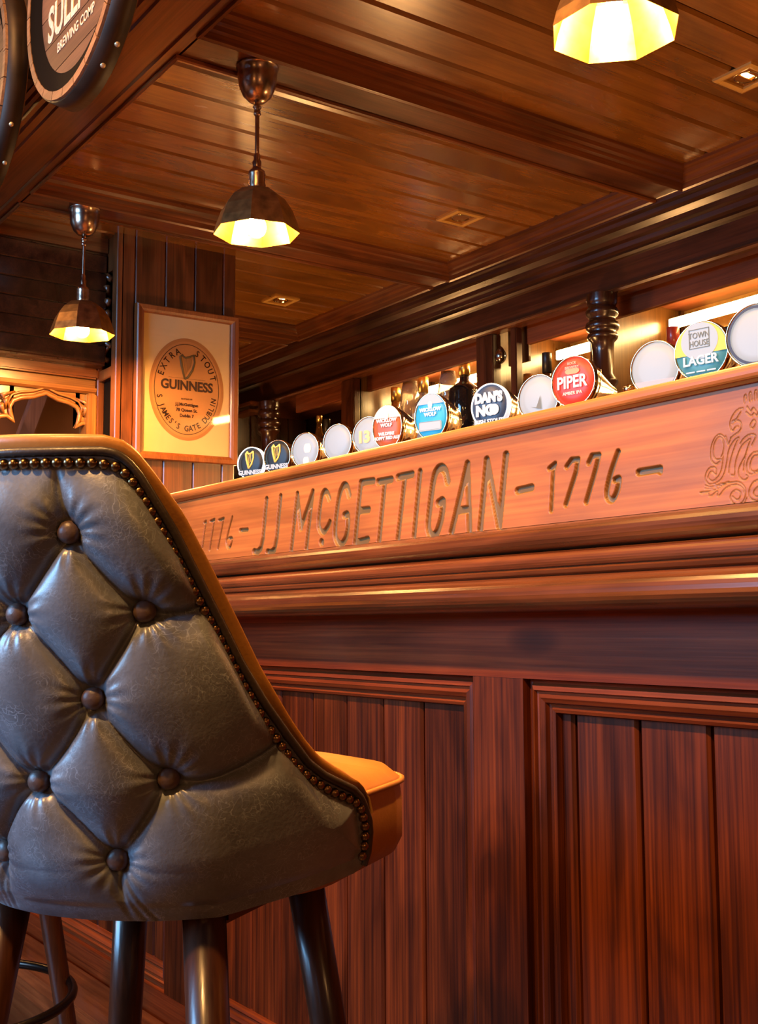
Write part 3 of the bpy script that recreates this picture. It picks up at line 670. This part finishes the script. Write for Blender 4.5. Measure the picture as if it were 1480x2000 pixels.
def arc_text(parent, txt, size, rx, rz, zc, a0, a1, flip, mat, x=.0002, bold=.0006):
    P = []; n = len(txt); aa = np.linspace(a0, a1, 400); pts = np.stack([rx*np.cos(aa), rz*np.sin(aa)], -1)
    d = np.r_[0, np.cumsum(np.linalg.norm(np.diff(pts, axis=0), axis=1))]
    tot = MB()
    for i, ch in enumerate(txt):
        if ch == ' ': continue
        l = d[-1]*(i+.5)/n; a = float(np.interp(l, d, aa)); py_, pz_ = rx*math.cos(a), rz*math.sin(a)
        nx_, nz_ = math.cos(a)/rx, math.sin(a)/rz; r = math.atan2(nz_, nx_)-PI/2+(PI if flip else 0)
        m = text_mesh(ch, size, bold=bold); c_, s_ = math.cos(r), math.sin(r)
        v = [(x+q.co.z*0+.0001, py_+q.co.x*.85*c_-q.co.y*s_, zc+pz_+q.co.x*.85*s_+q.co.y*c_) for q in m.vertices]
        tot.add(v, [tuple(p.vertices) for p in m.polygons]); bpy.data.meshes.remove(m)
    return tot.ob('lettering', mat, parent)
arc_text(post, 'EXTRA  STOUT', .034, .112, .146, ZC, math.radians(165), math.radians(15), False, inkb)
arc_text(post, 'S JAMES\'S GATE DUBLIN', .030, .114, .148, ZC, math.radians(190), math.radians(350), True, inkb)
for k, s in enumerate(('J.J.McGettigan', '78 Queen St.', 'Dublin 7')): text(post, s, .0165, (.0002, 0, ZC-.058-.021*k), RT_, inkb, bold=.0004)
text(post, 'BOTTLED BY', .008, (.0002, 0, ZC-.037), RT_, inkb)
MB().box(.0, .0004, -.075, .075, ZC+.0395, ZC+.0405).ob('rule', inkb, post)
harp = MB()
hp = [(0, .030, .088), (0, .034, .060), (0, .026, .030), (0, .008, .002), (0, -.006, -.008)]
harp.tube([(0.0004, y-.004, ZC+.045+z) for _, y, z in hp], [.004, .004, .0045, .005, .003], 6)
harp.tube([(.0004, -.010, ZC+.037), (.0004, -.022, ZC+.085), (.0004, -.028, ZC+.120), (.0004, -.018, ZC+.130)], [.004, .0055, .006, .003], 6)
harp.tube([(.0004, -.024, ZC+.128), (.0004, -.008, ZC+.118), (.0004, .010, ZC+.123), (.0004, .028, ZC+.132)], [.003, .004, .004, .003], 6)
for k in range(7): harp.tube([(.0004, -.016+.006*k, ZC+.122), (.0004, -.006+.0035*k, ZC+.052+.006*k)], .0007, 4)
hm = harp.mesh('harp_emblem'); hm.transform(Matrix.Diagonal((.25, 1, 1, 1))); ob('harp_emblem', hm, plain('olive_brown_ink', (.13, .085, .03), .6), post)
MB().box(.0045, .0060, -hw+.028, hw-.028, -hh+.028, hh-.028).ob('glass', pane('picture_glass'), post)

# ================================================================ gothic screen
GXp = -4.10
gs = thing('gothic_screen', 'honey coloured carved gothic arch screen behind the pendant, far left', 'screen', (GXp, 0, 0))
def g2(x, y):   # traced from the photo on the screen's own plane, (y, z) in metres
    return (1.236+(x/5.92)*.00196*(1+.00), 0)
MB().box(-.10, .04, .55, 1.583, 1.868, 1.908, .006).ob('cornice', W['beam_y'], gs)
MB().box(-.08, .02, .55, 1.583, 1.835, 1.868, .003).ob('lintel', W['honey_y'], gs)
MB().extr([(-.04, 1.835), (.030, 1.835), (.026, 1.822), (.012, 1.815), (-.04, 1.815)], .55, 1.583, 'Y').ob('moulding', W['honey_y'], gs)
MB().box(-.10, .10, .55, 1.583, 1.908, 2.328).ob('overpanel', W['dark_z'], gs)
for k in range(6): MB().box(.10, .108, .55, 1.583, 1.915+k*.068, 1.980+k*.068, .003).ob('board', W['dark_x'], gs)
MB().box(-.05, .035, 1.545, 1.583, 0, 1.815, .006).ob('post', W['honey_z'], gs)
MB().box(-.05, .035, .88, .918, 0, 1.815, .006).ob('post', W['honey_z'], gs)
yc, yr = 1.3875, .1575            # centre and half width of one arch
AR = [(-.185, 1.674), (-.165, 1.700), (-.14, 1.704), (-.114, 1.687), (-.126, 1.712), (-.130, 1.738), (-.118, 1.762), (-.088, 1.775), (-.045, 1.783), (0, 1.802)]
for c0 in (1.398, 1.028):
    full = [(c0+a, b) for a, b in AR]+[(c0-a, b) for a, b in AR[::-1][1:]]
    v = []; f = []
    for xx in (-.02, .002):
        for (y_, z_) in full: v += [(xx, y_, z_), (xx, y_, 1.818)]
    n = len(full)
    for i in range(n-1):
        f += [(2*i, 2*i+1, 2*i+3, 2*i+2), (2*n+2*i, 2*n+2*i+1, 2*n+2*i+3, 2*n+2*i+2), (2*i, 2*i+2, 2*n+2*i+2, 2*n+2*i)]
    MB().add(v, f).ob('tracery', W['honey_y'], gs)
    MB().tube([(.006, y_, z_) for y_, z_ in full], .009, 8).ob('arch_moulding', W['honey_y'], gs)
    MB().tube([(.010, c0+(y_-c0)*1.05, z_+.020) for y_, z_ in full[4:-4]], .0045, 6).ob('arch_bead', W['honey_y'], gs)
    for sg in (1, -1):
        lf = MB()
        for k in range(3):
            b = 1.735+.020*k; lf.tube([(.006, c0+sg*(.150-.006*k), b-.025), (.020, c0+sg*(.163-.014*(k % 2)), b), (.006, c0+sg*(.152-.02*k), b+.02)], [.004, .010, .003], 7)
        lf.ob('leaf_carving', G['gold_leaf'] if False else W['honey_y'], gs)

# ================================================================ barrel ends
def barrel(label, cx, cz, letters):
    t = thing('barrel_end', label, 'barrel', (cx, .80, cz), group='barrel ends on the beam')
    R = .28; n = 26
    for k in range(n):                                    # staves
        a0 = 2*PI*k/n+.004; a1 = 2*PI*(k+1)/n-.004; v = []; f = []
        for a in (a0, (a0+a1)/2, a1):
            for r, y in ((R-.020, .0), (R-.002, .0), (R+.003, .025), (R+.007, .055), (R-.012, .055), (R-.020, .025)):
                v.append((r*math.cos(a), y, r*math.sin(a)))
        for i in range(2):
            for j in range(6): f.append((i*6+j, i*6+(j+1) % 6, (i+1)*6+(j+1) % 6, (i+1)*6+j))
        f += [tuple(range(6)), tuple(range(12, 18))]
        MB().add(v, f).ob('stave', W['chime'], t)
    for y0, y1, r0, r1 in ((.006, .052, R+.0030, R+.0100),):
        MB().lathe([(r0-.004, y0), (r0, y0), (r1, y1), (r1-.004, y1)], 64, axis='Y').ob('hoop', G['hoop'], t)
    MB().lathe([(R-.0195, .001), (R-.0215, .003), (R-.0235, .0135), (R-.062, .0143), (R-.062, .016), (R-.0195, .016)], 64, axis='Y').ob('charred_rim', G['dark'], t)
    zs_ = np.linspace(-.254, .254, 8)
    for a, b in zip(zs_[:-1], zs_[1:]):                   # head boards
        P = []
        for z in np.linspace(a+.001, b-.001, 6): P.append((math.sqrt(max(0, .2545**2-z*z)), z))
        ring = [(x, z) for x, z in P]+[(-x, z) for x, z in P[::-1]]
        MB().extr(ring, .015, .03, 'Y').ob('head_board', W['head'], t)
    MB().box(-.10, .10, .031, .137, .03, .20, .004).ob('wall_bracket', G['hoop'], t)
    rv = MB().lathe([(.006, 0), (.005, .003), (.0001, .0045)], 10).mesh('rivet'); rv.materials.append(G['rivet'])
    for a, y, r in ((-35, .032, R+.007), (-55, .040, R+.008), (-66, .030, R+.007), (160, .034, R+.006)):
        q = math.radians(a); o = ob('rivet', rv, None, t, (r*math.cos(q), y, r*math.sin(q)))
        o.rotation_euler = Vector((math.cos(q), 0, math.sin(q))).to_track_quat('Z', 'Y').to_euler()
    if letters:
        text(t, 'SULLI', .112, (-.172, .0145, -.066), (PI/2, 0, 0), G['white_paint'], align='LEFT', bold=.003, sx=.75, depth=.0008)
        text(t, 'BREWING COMP', .030, (-.110, .0145, -.137), (PI/2, 0, 0), G['white_paint'], align='LEFT', bold=.0006, sx=.95, depth=.0008)
    return t
barrel('dark barrel end lettered in white at the top left', -2.253, 2.336, True)
barrel('dark barrel end cut off by the left edge of the photo', -2.967, 2.336, False)

# ================================================================ back bar
bb = thing('back_bar', 'dark wooden back bar with moulded header, turned columns and gold mirrors', 'back bar')
BX0, BX1 = -5.65, 1.0
MB().extr([(3.0, 2.33), (2.845, 2.33), (2.849, 2.318), (2.864, 2.312), (2.868, 2.300), (2.882, 2.292), (2.896, 2.276), (2.902, 2.262), (2.916, 2.256), (2.920, 2.242), (2.934, 2.236), (2.930, 2.226), (2.938, 2.218), (2.952, 2.214), (3.0, 2.214)], BX0, BX1, 'X').ob('crown_moulding', W['dark_x'], bb)
MB().box(BX0, BX1, 2.95, 2.99, 2.122, 2.215).ob('header', W['dark_x'], bb)
MB().extr([(2.99, 2.125), (2.948, 2.125), (2.936, 2.120), (2.932, 2.112), (2.938, 2.105), (2.952, 2.103), (2.99, 2.103)], BX0, BX1, 'X').ob('header_bead', W['ledge'], bb)
MB().box(BX0, BX1, 2.99, 3.44, 2.135, 2.155).ob('soffit', W['red_x'], bb)
MB().box(BX0, BX1, 2.95, 3.44, 1.715, 1.74, .004).ob('shelf', W['dark_x'], bb)
MB().box(BX0, BX1, 2.75, 3.44, .0, 1.0, .01).ob('base_cupboard', W['dark_z'], bb)
bounds = [(-5.05, -4.50), (-4.40, -3.53), (-3.30, -2.92), (-2.86, -1.20), (-1.10, .9)]
for a, c_ in bounds:
    MB().box(-3.46 if a == -3.30 else a, c_, 3.425, 3.432, 1.74, 2.135).ob('mirror_panel', G['mirror'], bb)
    MB().box(a, c_, 3.425, 3.432, 1.0, 1.715).ob('mirror_panel', G['mirror'], bb)
    MB().box(a, c_, 3.03, 3.052, 2.045, 2.135, .003).ob('fascia', W['red_x'], bb)
goldp = wood('gilded_partition_wood', (.085, .034, .008), (.15, .064, .015), 'Z', .3, .4, stain=.3)
for (a, c_), (a2, _) in zip(bounds[:-1], bounds[1:]):
    MB().box(c_, -3.46 if a2 == -3.30 else a2, 3.02 if a2 == -3.30 else 2.99, 3.425, 1.74, 2.135).ob('partition', goldp, bb)
    MB().box(a2-.006, a2+.010, 3.405, 3.425, 1.74, 2.135).ob('mirror_edge', W['dark_z'], bb)
MB().box(-3.52, -3.415, 2.955, 3.0, 1.74, 2.104, .004).ob('pilaster', W['dark_z'], bb)
MB().box(-3.325, -3.29, 2.965, 3.0, 1.74, 2.104, .004).ob('pilaster', W['dark_z'], bb)
MB().box(-4.51, -4.40, 2.955, 3.0, 1.74, 2.104, .004).ob('pilaster', W['dark_z'], bb)
MB().box(-3.43, -3.31, 3.05, 3.06, 1.985, 2.135).ob('gilt_panel', goldp, bb)
MB().lathe([(.0001, .06), (.010, .052), (.020, .035), (.024, .018), (.018, .0), (.008, -.01), (.0001, -.012)], 16, (-3.375, 2.96, 1.985)).ob('finial', G['steel'], bb)
colp = [(.042, 1.74), (.042, 1.78), (.050, 1.79), (.050, 1.80), (.036, 1.82), (.037, 1.90), (.040, 1.935), (.050, 1.945), (.055, 1.955), (.050, 1.966), (.044, 1.970), (.056, 1.980), (.060, 1.992), (.056, 2.004), (.046, 2.010), (.046, 2.022), (.056, 2.032), (.058, 2.045), (.052, 2.056), (.046, 2.062), (.052, 2.072), (.054, 2.084), (.054, 2.105)]
cm = MB().lathe(colp, 28).mesh('turned_column'); cm.materials.append(W['dark_z'])
for x in (-2.80, -5.15, -1.15): ob('turned_column', cm, None, bb, (x, 2.93, 0))
# far end bracket of the header, beyond the last column
MB().box(-5.45, -5.22, 2.86, 2.94, 2.10, 2.12, .004).ob('bracket', W['ledge'], bb)
MB().box(-5.45, -5.24, 2.86, 2.94, 2.065, 2.08, .004).ob('bracket', W['ledge'], bb)
# light strips
for (a, c_), nm in zip(bounds[:4], ('far left bay behind the grey tap lenses', 'bay with the black bottle', 'bay behind the red tap lens', 'right hand bay behind the lager tap')):
    st = thing('strip_light', 'glowing warm strip light in the back bar %s' % nm, 'strip light', (0, 0, 0), group='strip lights in the back bar')
    z = 2.045 if a > -4.45 else 2.075
    if a < -4.45: c_ = a+.20
    if a == -3.30: a = -3.46
    MB().box(a+.03, c_-.012, 3.31, 3.325, z, z+.038, .003).ob('diffuser', G['led'], st)
    MB().box(a+.02, c_-.004, 3.325, 3.330, z+.004, z+.036).ob('housing', G['mirror'], st)

for a, c_ in ((-5.0, -4.45), (-3.44, -2.94), (-2.3, -1.3)):          # strips tucked under the shelf
    MB().box(a, c_, 3.36, 3.38, 1.64, 1.69, .003).ob('shelf_strip', G['led_low'], bb)
    MB().box(a-.01, c_+.01, 3.38, 3.40, 1.63, 1.714).ob('strip_housing', G['mirror'], bb)

# ================================================================ bottles and glasses
SHZ = 1.7405
def glassmat(name, col, rough=.05, trans=.85): return plain(name, col, rough, 0, trans=trans, coat=.3)
amber = glassmat('amber_spirit', (.62, .26, .05)); clear = glassmat('pale_clear_glass', (.95, .88, .75)); black = plain('black_glass', (.012, .010, .009), .08, coat=.6); brown = glassmat('brown_glass', (.20, .08, .02))
cream = plain('cream_label', (.62, .45, .22), .6); inkk = plain('black_ink', (.03, .02, .015), .6)
def bottle(label, x, y, H_, R_, neck, mat, cap=None, caph=.04, lab=None, labtxt=None, shoulder=.62, capr=1.15):
    t = thing('bottle', label, 'bottle', (x, y, SHZ), group='bottles on the back bar shelf')
    s = H_*shoulder; hb = H_-caph
    MB().lathe([(.0001, .003), (R_*.9, 0), (R_, .006), (R_, s*.92), (R_*.93, s), (R_*.6, s+(hb-s)*.28), (neck*1.15, s+(hb-s)*.5), (neck, s+(hb-s)*.62), (neck, hb), (.0001, hb)], 24).ob('body', mat, t)
    if cap: MB().lathe([(.0001, H_), (neck*capr*.96, H_), (neck*capr, H_-.003), (neck*capr, hb-.004), (neck, hb-.004)], 20).ob('cap', cap, t)
    if lab:
        l = ob('label', MB().lathe([(R_+.0006, s*.18), (R_+.0006, s*.80)], 24).mesh('label'), lab, t)
        if labtxt: text(l, labtxt, .022, (.015, -R_-.0012, s*.42), (PI/2, 0, .3), inkk, bold=.0004)
    return t
red = plain('red_wax', (.42, .035, .015), .35, coat=.4); goldc = plain('gold_foil', (.8, .5, .15), .3, 1); blk = plain('black_cap', (.02, .014, .01), .35); cork = plain('cork', (.42, .26, .11), .8, noise=.2); whit = plain('white_label', (.72, .66, .58), .6)
bottle('squat amber whiskey bottle with tan label beside the navy tap', -3.398, 3.125, .215, .058, .020, amber, None, .0, cream, 'SMOKE', .70)
bottle('corked clear bottle behind the white tap lens with a small bird', -3.345, 3.23, .235, .034, .014, clear, cork, .03, None)
bottle('tall brown bottle with dark ribbed neck behind the red tap', -3.262, 3.10, .272, .036, .0165, brown, blk, .075, None, None, .55)
bottle('short clear bottle touching the red tap lens from behind', -3.185, 3.15, .220, .030, .015, clear, goldc, .02, None)
bottle('brown bottle with red wax cap left of the lager tap', -2.640, 3.11, .240, .038, .0195, brown, red, .085, None, None, .55)
bottle('dark bottle with black and gold cap right of the lager tap', -2.405, 3.12, .190, .042, .020, brown, blk, .022, None, None, .5, 1.35)
bottle('bottle with orange red cap at the right edge', -2.285, 3.12, .225, .038, .018, amber, red, .05, None, None, .6)
bottle('round black bottle with gold stopper and slanting cream label', -3.770, 3.10, .328, .070, .021, black, goldc, .05, None, None, .66)
lb = bpy.data.objects['bottle.007']
v = []; f = []
for i in range(9):
    a = math.radians(-125+i*9); lo, hi = .060+.005*i, .180-.011*i; r = .0707
    v += [(r*math.cos(a), r*math.sin(a), lo), (r*math.cos(a), r*math.sin(a), hi)]
for i in range(8): f.append((2*i, 2*i+2, 2*i+3, 2*i+1))
MB().add(v, f).ob('label', cream, lb)
text(lb, 'CK', .03, (.012, -.0735, .10), (PI/2, .2, .15), inkk)
bch = MB()
for i in range(16): bch.lathe([(.0001, .006), (.005, .003), (.006, 0), (.005, -.003), (.0001, -.006)], 8, (.074, -.012, .20-.0115*i))
bch.ob('bead_chain', G['chrome'], lb)
bottle('clear bottle with silvery shoulders between two glasses', -4.085, 3.12, .328, .052, .020, clear, goldc, .07, whit, 'GIN', .60)
bottle('small bottle with ribbed dark neck in the far left bay', -4.862, 3.10, .250, .034, .015, brown, blk, .07, None)
bottle('pale yellow bottle in the far left bay', -4.965, 3.12, .285, .030, .014, amber, goldc, .03, None)
bottle('bright yellow bottle left of the first stemmed glass', -4.325, 3.14, .322, .036, .020, amber, goldc, .06, None, None, .5)
def snifter(label, x, y, top):
    t = thing('stem_glass', label, 'glass', (x, y, SHZ), group='stemmed glasses on the shelf')
    MB().lathe([(.0001, .004), (.036, .001), (.036, .003), (.006, .010), (.005, top*.38), (.010, top*.42), (.036, top*.55), (.046, top*.68), (.043, top*.82), (.033, top), (.031, top), (.041, top*.82), (.044, top*.68), (.034, top*.555), (.006, top*.44), (.0001, top*.43)], 28).ob('bowl', clear, t)
    MB().lathe([(.0001, .006), (.012, .0065), (.007, .012), (.010, .030), (.006, .040)], 16).ob('stem_knop', clear, t)
snifter('tall stemmed glass left of the silvery bottle', -4.185, 3.12, .325)
snifter('tall stemmed glass between silvery and black bottles', -3.905, 3.12, .318)

# ================================================================ beer taps
def lensmat(name, col, e): return plain(name, tuple(c*.75 for c in col) if name != 'lit_white_lens' else col, .45, 0, e*(.8 if name != 'lit_white_lens' else 1), col if name != 'lit_white_lens' else (.86, .93, 1), coat=0)
LW = lensmat('lit_white_lens', (.16, .17, .18), .40)
TXT = plain('white_lens_print', (.3, .3, .3), .4, 0, .42, (.95, .95, .95))
def disc_part(rx, rz, z0, z1, y, n=26, x0=-1, x1=1):
    P = []
    for i in range(n+1):
        z = z0+(z1-z0)*i/n; q = 1-(z/rz)**2; P.append((rx*math.sqrt(max(0, q)), z))
    ring = [(min(max(x, x0), x1), y, z) for x, z in P]+[(min(max(-x, x0), x1), y, z) for x, z in P[::-1]]
    return MB().add(ring, [tuple(range(len(ring)))])
def tap(label, x, z, R_, face, rx=1., turn=20, cone=False, rim=None, drum=.03, y=1.35):
    t = thing('beer_tap', label, 'beer tap', (x, y, 1.0755), (0, 0, math.radians(turn)), 'beer taps along the counter')
    h = z-1.0755
    def S(m): m.transform(Matrix.Translation((0, 0, h)) @ Matrix.Diagonal((rx, 1, 1, 1))); return m
    ob('lens', S(MB().lathe([(.0001, -.0035), (R_*.6, -.003), (R_*.93, -.001), (R_*.95, .001)], 48, axis='Y').mesh('lens')), face, t)
    ob('bezel', S(MB().lathe([(R_*.94, -.001), (R_*.97, -.004), (R_, -.002), (R_*1.01, .004), (R_, .010), (R_*.9, .011)], 48, axis='Y').mesh('bezel')), rim or G['chrome'], t)
    b = [(R_*.95, .010), (R_*.97, .018), (R_*.86, .024), (R_*.90, .034), (R_*.70, .040+drum), (R_*.35, .052+drum), (.0001, .055+drum)] if not cone else [(R_*.93, .010), (R_*.95, .016), (R_*.80, .030), (R_*.55, .065), (R_*.30, .100), (.008, .122), (.0001, .124)]
    ob('housing', S(MB().lathe(b, 36, axis='Y').mesh('housing')), G['steel'] if cone else G['chrome'], t)
    MB().lathe([(.030, 0), (.030, .008), (.018, .014), (.0135, .03), (.0135, h-.01)], 20, (0, .028, 0)).ob('column', G['chrome'], t)
    MB().tube([(0, .03, h-R_*1.35), (0, -.005, h-R_*1.4), (0, -.022, h-R_*1.75)], [.008, .0075, .006], 10).ob('spout', G['chrome'], t)
    lev = MB().tube([(.0, .066, h-.02), (.0, .072, h+.018)], [.006, .004], 8); lev.lathe([(.0001, .012), (.006, .008), (.008, 0), (.005, -.008)], 10, (0, .073, h+.024)); lev.ob('lever', G['chrome'], t)
    return t, h
FR = (PI/2, 0, 0)
stout = lensmat('black_lens', (.010, .014, .016), .0); goldi = plain('gold_print', (.85, .55, .12), .4, 0, .5, (.95, .62, .15))
def harp_on(t, h, s):
    m = MB(); y = -.0046
    for P, r in (([(-.004, -.022), (-.012, .004), (-.014, .020), (-.008, .026)], .0030), ([(-.012, .025), (-.004, .019), (.004, .021), (.011, .026)], .0022), ([(.011, .026), (.012, .008), (.006, -.010), (-.004, -.022)], .0022)):
        m.tube([(px_*s, y, h+.006+pz_*s) for px_, pz_ in P], r*s, 6)
    for k in range(3): m.tube([((-.007+.005*k)*s, y, h+.006+.018*s), ((-.003+.003*k)*s, y, h+.006-(.012-.004*k)*s)], .0006*s, 4)
    m.ob('harp_emblem', goldi, t)
for lab, x, tn in (('leftmost black tap lens with gold harp at the far end', -2.459, 24), ('second black tap lens with gold harp', -2.331, 22)):
    t, h = tap(lab, x, 1.346, .040, stout, 1, tn, rim=plain('lit_rim', (.8, .9, .95), .2, 0, .9, (.8, .92, 1)) if x < -2.4 else None)
    harp_on(t, h, .85); disc_part(.038, .038, -.030, -.016, -.0040).ob('name_band', stout, t, (0, 0, h))
    text(t, 'GUINNESS', .0145, (0, -.0052, h-.0235), FR, TXT, bold=.0006)
t, h = tap('white tap lens with faint orange print, third from the far end', -2.205, 1.345, .041, LW, .95)
fo = plain('faint_orange_print', (.85, .62, .35), .4, 0, .8, (.92, .72, .5))
disc_part(.010, .012, -.01, .01, -.0045).ob('print', fo, t, (.008, 0, h+.004)); disc_part(.008, .010, -.008, .008, -.0042).ob('print', fo, t, (.004, 0, h-.024))
tap('plain glowing white tap lens with no print', -2.103, 1.351, .0415, LW, .95, y=1.37)
t, h = tap('white tap lens with orange number 13 half behind the red lens', -1.998, 1.353, .041, LW, 1, y=1.38)
text(t, '13', .034, (-.010, -.0055, h-.004), FR, plain('orange_print', (.75, .32, .08), .4, 0, .7, (.9, .45, .15)), bold=.0016)
t, h = tap('oval red ale tap lens with cream top', -1.831, 1.340, .0445, lensmat('rust_lens', (.42, .085, .025), .75), .80, y=1.31)
disc_part(.035, .0435, .018, .0432, -.0042).ob('sky_band', lensmat('pale_sky_print', (.52, .55, .45), .8), t, (0, 0, h))
text(t, 'WICKLOW\nWOLF', .0095, (0, -.0056, h+.008), FR, TXT, bold=.0005)
text(t, 'WILDFIRE\nHOPPY RED ALE', .0085, (0, -.0056, h-.018), FR, TXT, bold=.0005)
disc_part(.005, .006, -.006, .006, -.0056).ob('wolf_mark', TXT, t, (0, 0, h+.021))
t, h = tap('oval bright blue tap lens with white top', -1.742, 1.352, .046, lensmat('cyan_lens', (.015, .30, .55), .95), .82)
disc_part(.035, .0435, .024, .0432, -.0042).ob('white_top', LW, t, (0, 0, h))
text(t, 'WICKLOW\nWOLF', .0095, (0, -.0056, h+.008), FR, TXT, bold=.0006)
disc_part(.005, .007, -.007, .007, -.0056).ob('wolf_mark', TXT, t, (0, 0, h+.0225))
MB().box(-.025, .025, -.006, -.0045, -.009, .009, .002).ob('white_panel', LW, t, (0, 0, h-.019))
t, h = tap('navy tap lens with bold white blocks and stout lettering', -1.570, 1.345, .0415, lensmat('navy_lens', (.012, .035, .085), .5), .95, 17, rim=plain('lit_white_rim', (.8, .85, .9), .25, 0, .75, (.85, .92, 1)))
text(t, "DAN'S", .024, (0, -.0055, h+.014), FR, TXT, bold=.0018, sx=.85)
text(t, 'NO', .026, (-.006, -.0055, h-.009), FR, TXT, bold=.0018); disc_part(.010, .010, -.0098, .0098, -.0055).ob('dot', TXT, t, (.012, 0, h-.008))
text(t, 'IRISH STOUT', .0105, (0, -.0055, h-.029), FR, TXT, bold=.0005)
t, h = tap('white tap lens with small grey bird sketch', -1.442, 1.338, .0415, LW, 1.0, 14)
gr = plain('grey_print', (.12, .14, .12), .5)
MB().add([(-.014, -.0052, -.008), (-.002, -.0052, -.010), (.004, -.0052, .004), (.006, -.0052, .010), (.0075, -.0052, -.006), (.008, -.0052, -.014), (.000, -.0052, -.0125)], [(0, 1, 2, 3, 4, 5, 6)]).ob('bird_mark', gr, t, (0, 0, h-.006))
t, h = tap('red tap lens lettered Piper with conical chrome body', -1.357, 1.352, .0435, lensmat('bright_red_lens', (.60, .035, .015), .85), 1, 12, True)
text(t, 'PIPER', .0285, (-.001, -.0056, h-.002), FR, TXT, bold=.0008, sx=.86)
text(t, 'AMBER IPA', .0078, (0, -.0056, h-.020), FR, plain('pink_print', (.9, .5, .4), .4, 0, .7, (.9, .55, .45)))
for k, q in enumerate(('ROCK', 'BREWERY')): text(t, q, .0062, (0, -.0056, h+.030-.007*k), FR, plain('salmon_print', (.85, .3, .2), .4, 0, .6, (.9, .35, .25)))
disc_part(.014, .006, -.005, .005, -.0050).ob('emblem', plain('orange_emblem', (.75, .18, .04), .4, 0, .7, (.85, .25, .06)), t, (0, 0, h+.017))
t, h = tap('white tap lens with pink lower edge left of the lager tap', -1.182, 1.342, .0425, LW, 1, 12)
disc_part(.039, .0395, -.0392, -.020, -.0042).ob('pink_band', lensmat('pink_print_band', (.80, .32, .33), .85), t, (0, 0, h))
t, h = tap('lager tap lens with yellow and teal landscape', -1.093, 1.351, .0445, lensmat('teal_lens', (.045, .20, .25), .8), 1, 10, rim=G['chrome'])
disc_part(.042, .042, -.005, .0418, -.0042).ob('yellow_band', lensmat('yellow_print', (.75, .42, .02), .9), t, (0, 0, h))
disc_part(.030, .0275, -.027, .027, -.0048).ob('white_oval', LW, t, (-.001, 0, h+.0145))
bx_ = MB()
for a, b, c_, d in ((-.0165, .0165, .0135, .0145), (-.0165, .0165, -.0145, -.0135), (-.0165, -.0155, -.0145, .0145), (.0155, .0165, -.0145, .0145)): bx_.box(a, b, -.0058, -.0052, c_, d)
bx_.ob('box_outline', gr, t, (-.001, 0, h+.018))
text(t, 'TOWN', .0125, (-.001, -.0056, h+.0225), FR, gr, sx=.85); text(t, 'HOUSE', .0125, (-.001, -.0056, h+.0105), FR, gr, sx=.80)
text(t, 'LAGER', .0190, (0, -.0058, h-.0150), FR, TXT, bold=.0006)
for k in (-1, 0, 1): MB().box(-.007, .007, -.0050, -.0045, -.001, .001).ob('small_print', TXT, t, (k*.017, 0, h-.031))
t, h = tap('white tap lens with navy ring cut by the right edge', -.997, 1.354, .0465, LW, 1, 10)
def ringp(r0, r1, y):
    n = 48; v = [(r*math.cos(2*PI*i/n), y, r*math.sin(2*PI*i/n)) for r in (r0, r1) for i in range(n)]
    return MB().add(v, [(i, (i+1) % n, n+(i+1) % n, n+i) for i in range(n)])
ringp(.038, .042, -.0045).ob('navy_ring', plain('navy_print', (.02, .03, .07), .5), t, (0, 0, h))
# chrome tap fitting standing alone between two taps
t = thing('tap_spigot', 'small chrome tap fitting right of the red lens', 'tap', (-1.262, 1.38, 1.0755))
MB().lathe([(.026, 0), (.026, .008), (.014, .016), (.013, .19), (.017, .20), (.019, .22), (.015, .235), (.009, .243), (.012, .248), (.012, .253), (.006, .258), (.0001, .259)], 20).ob('body', G['chrome'], t)
MB().tube([(-.012, 0, .246), (.012, 0, .246)], .003, 8).ob('handle', G['chrome'], t)
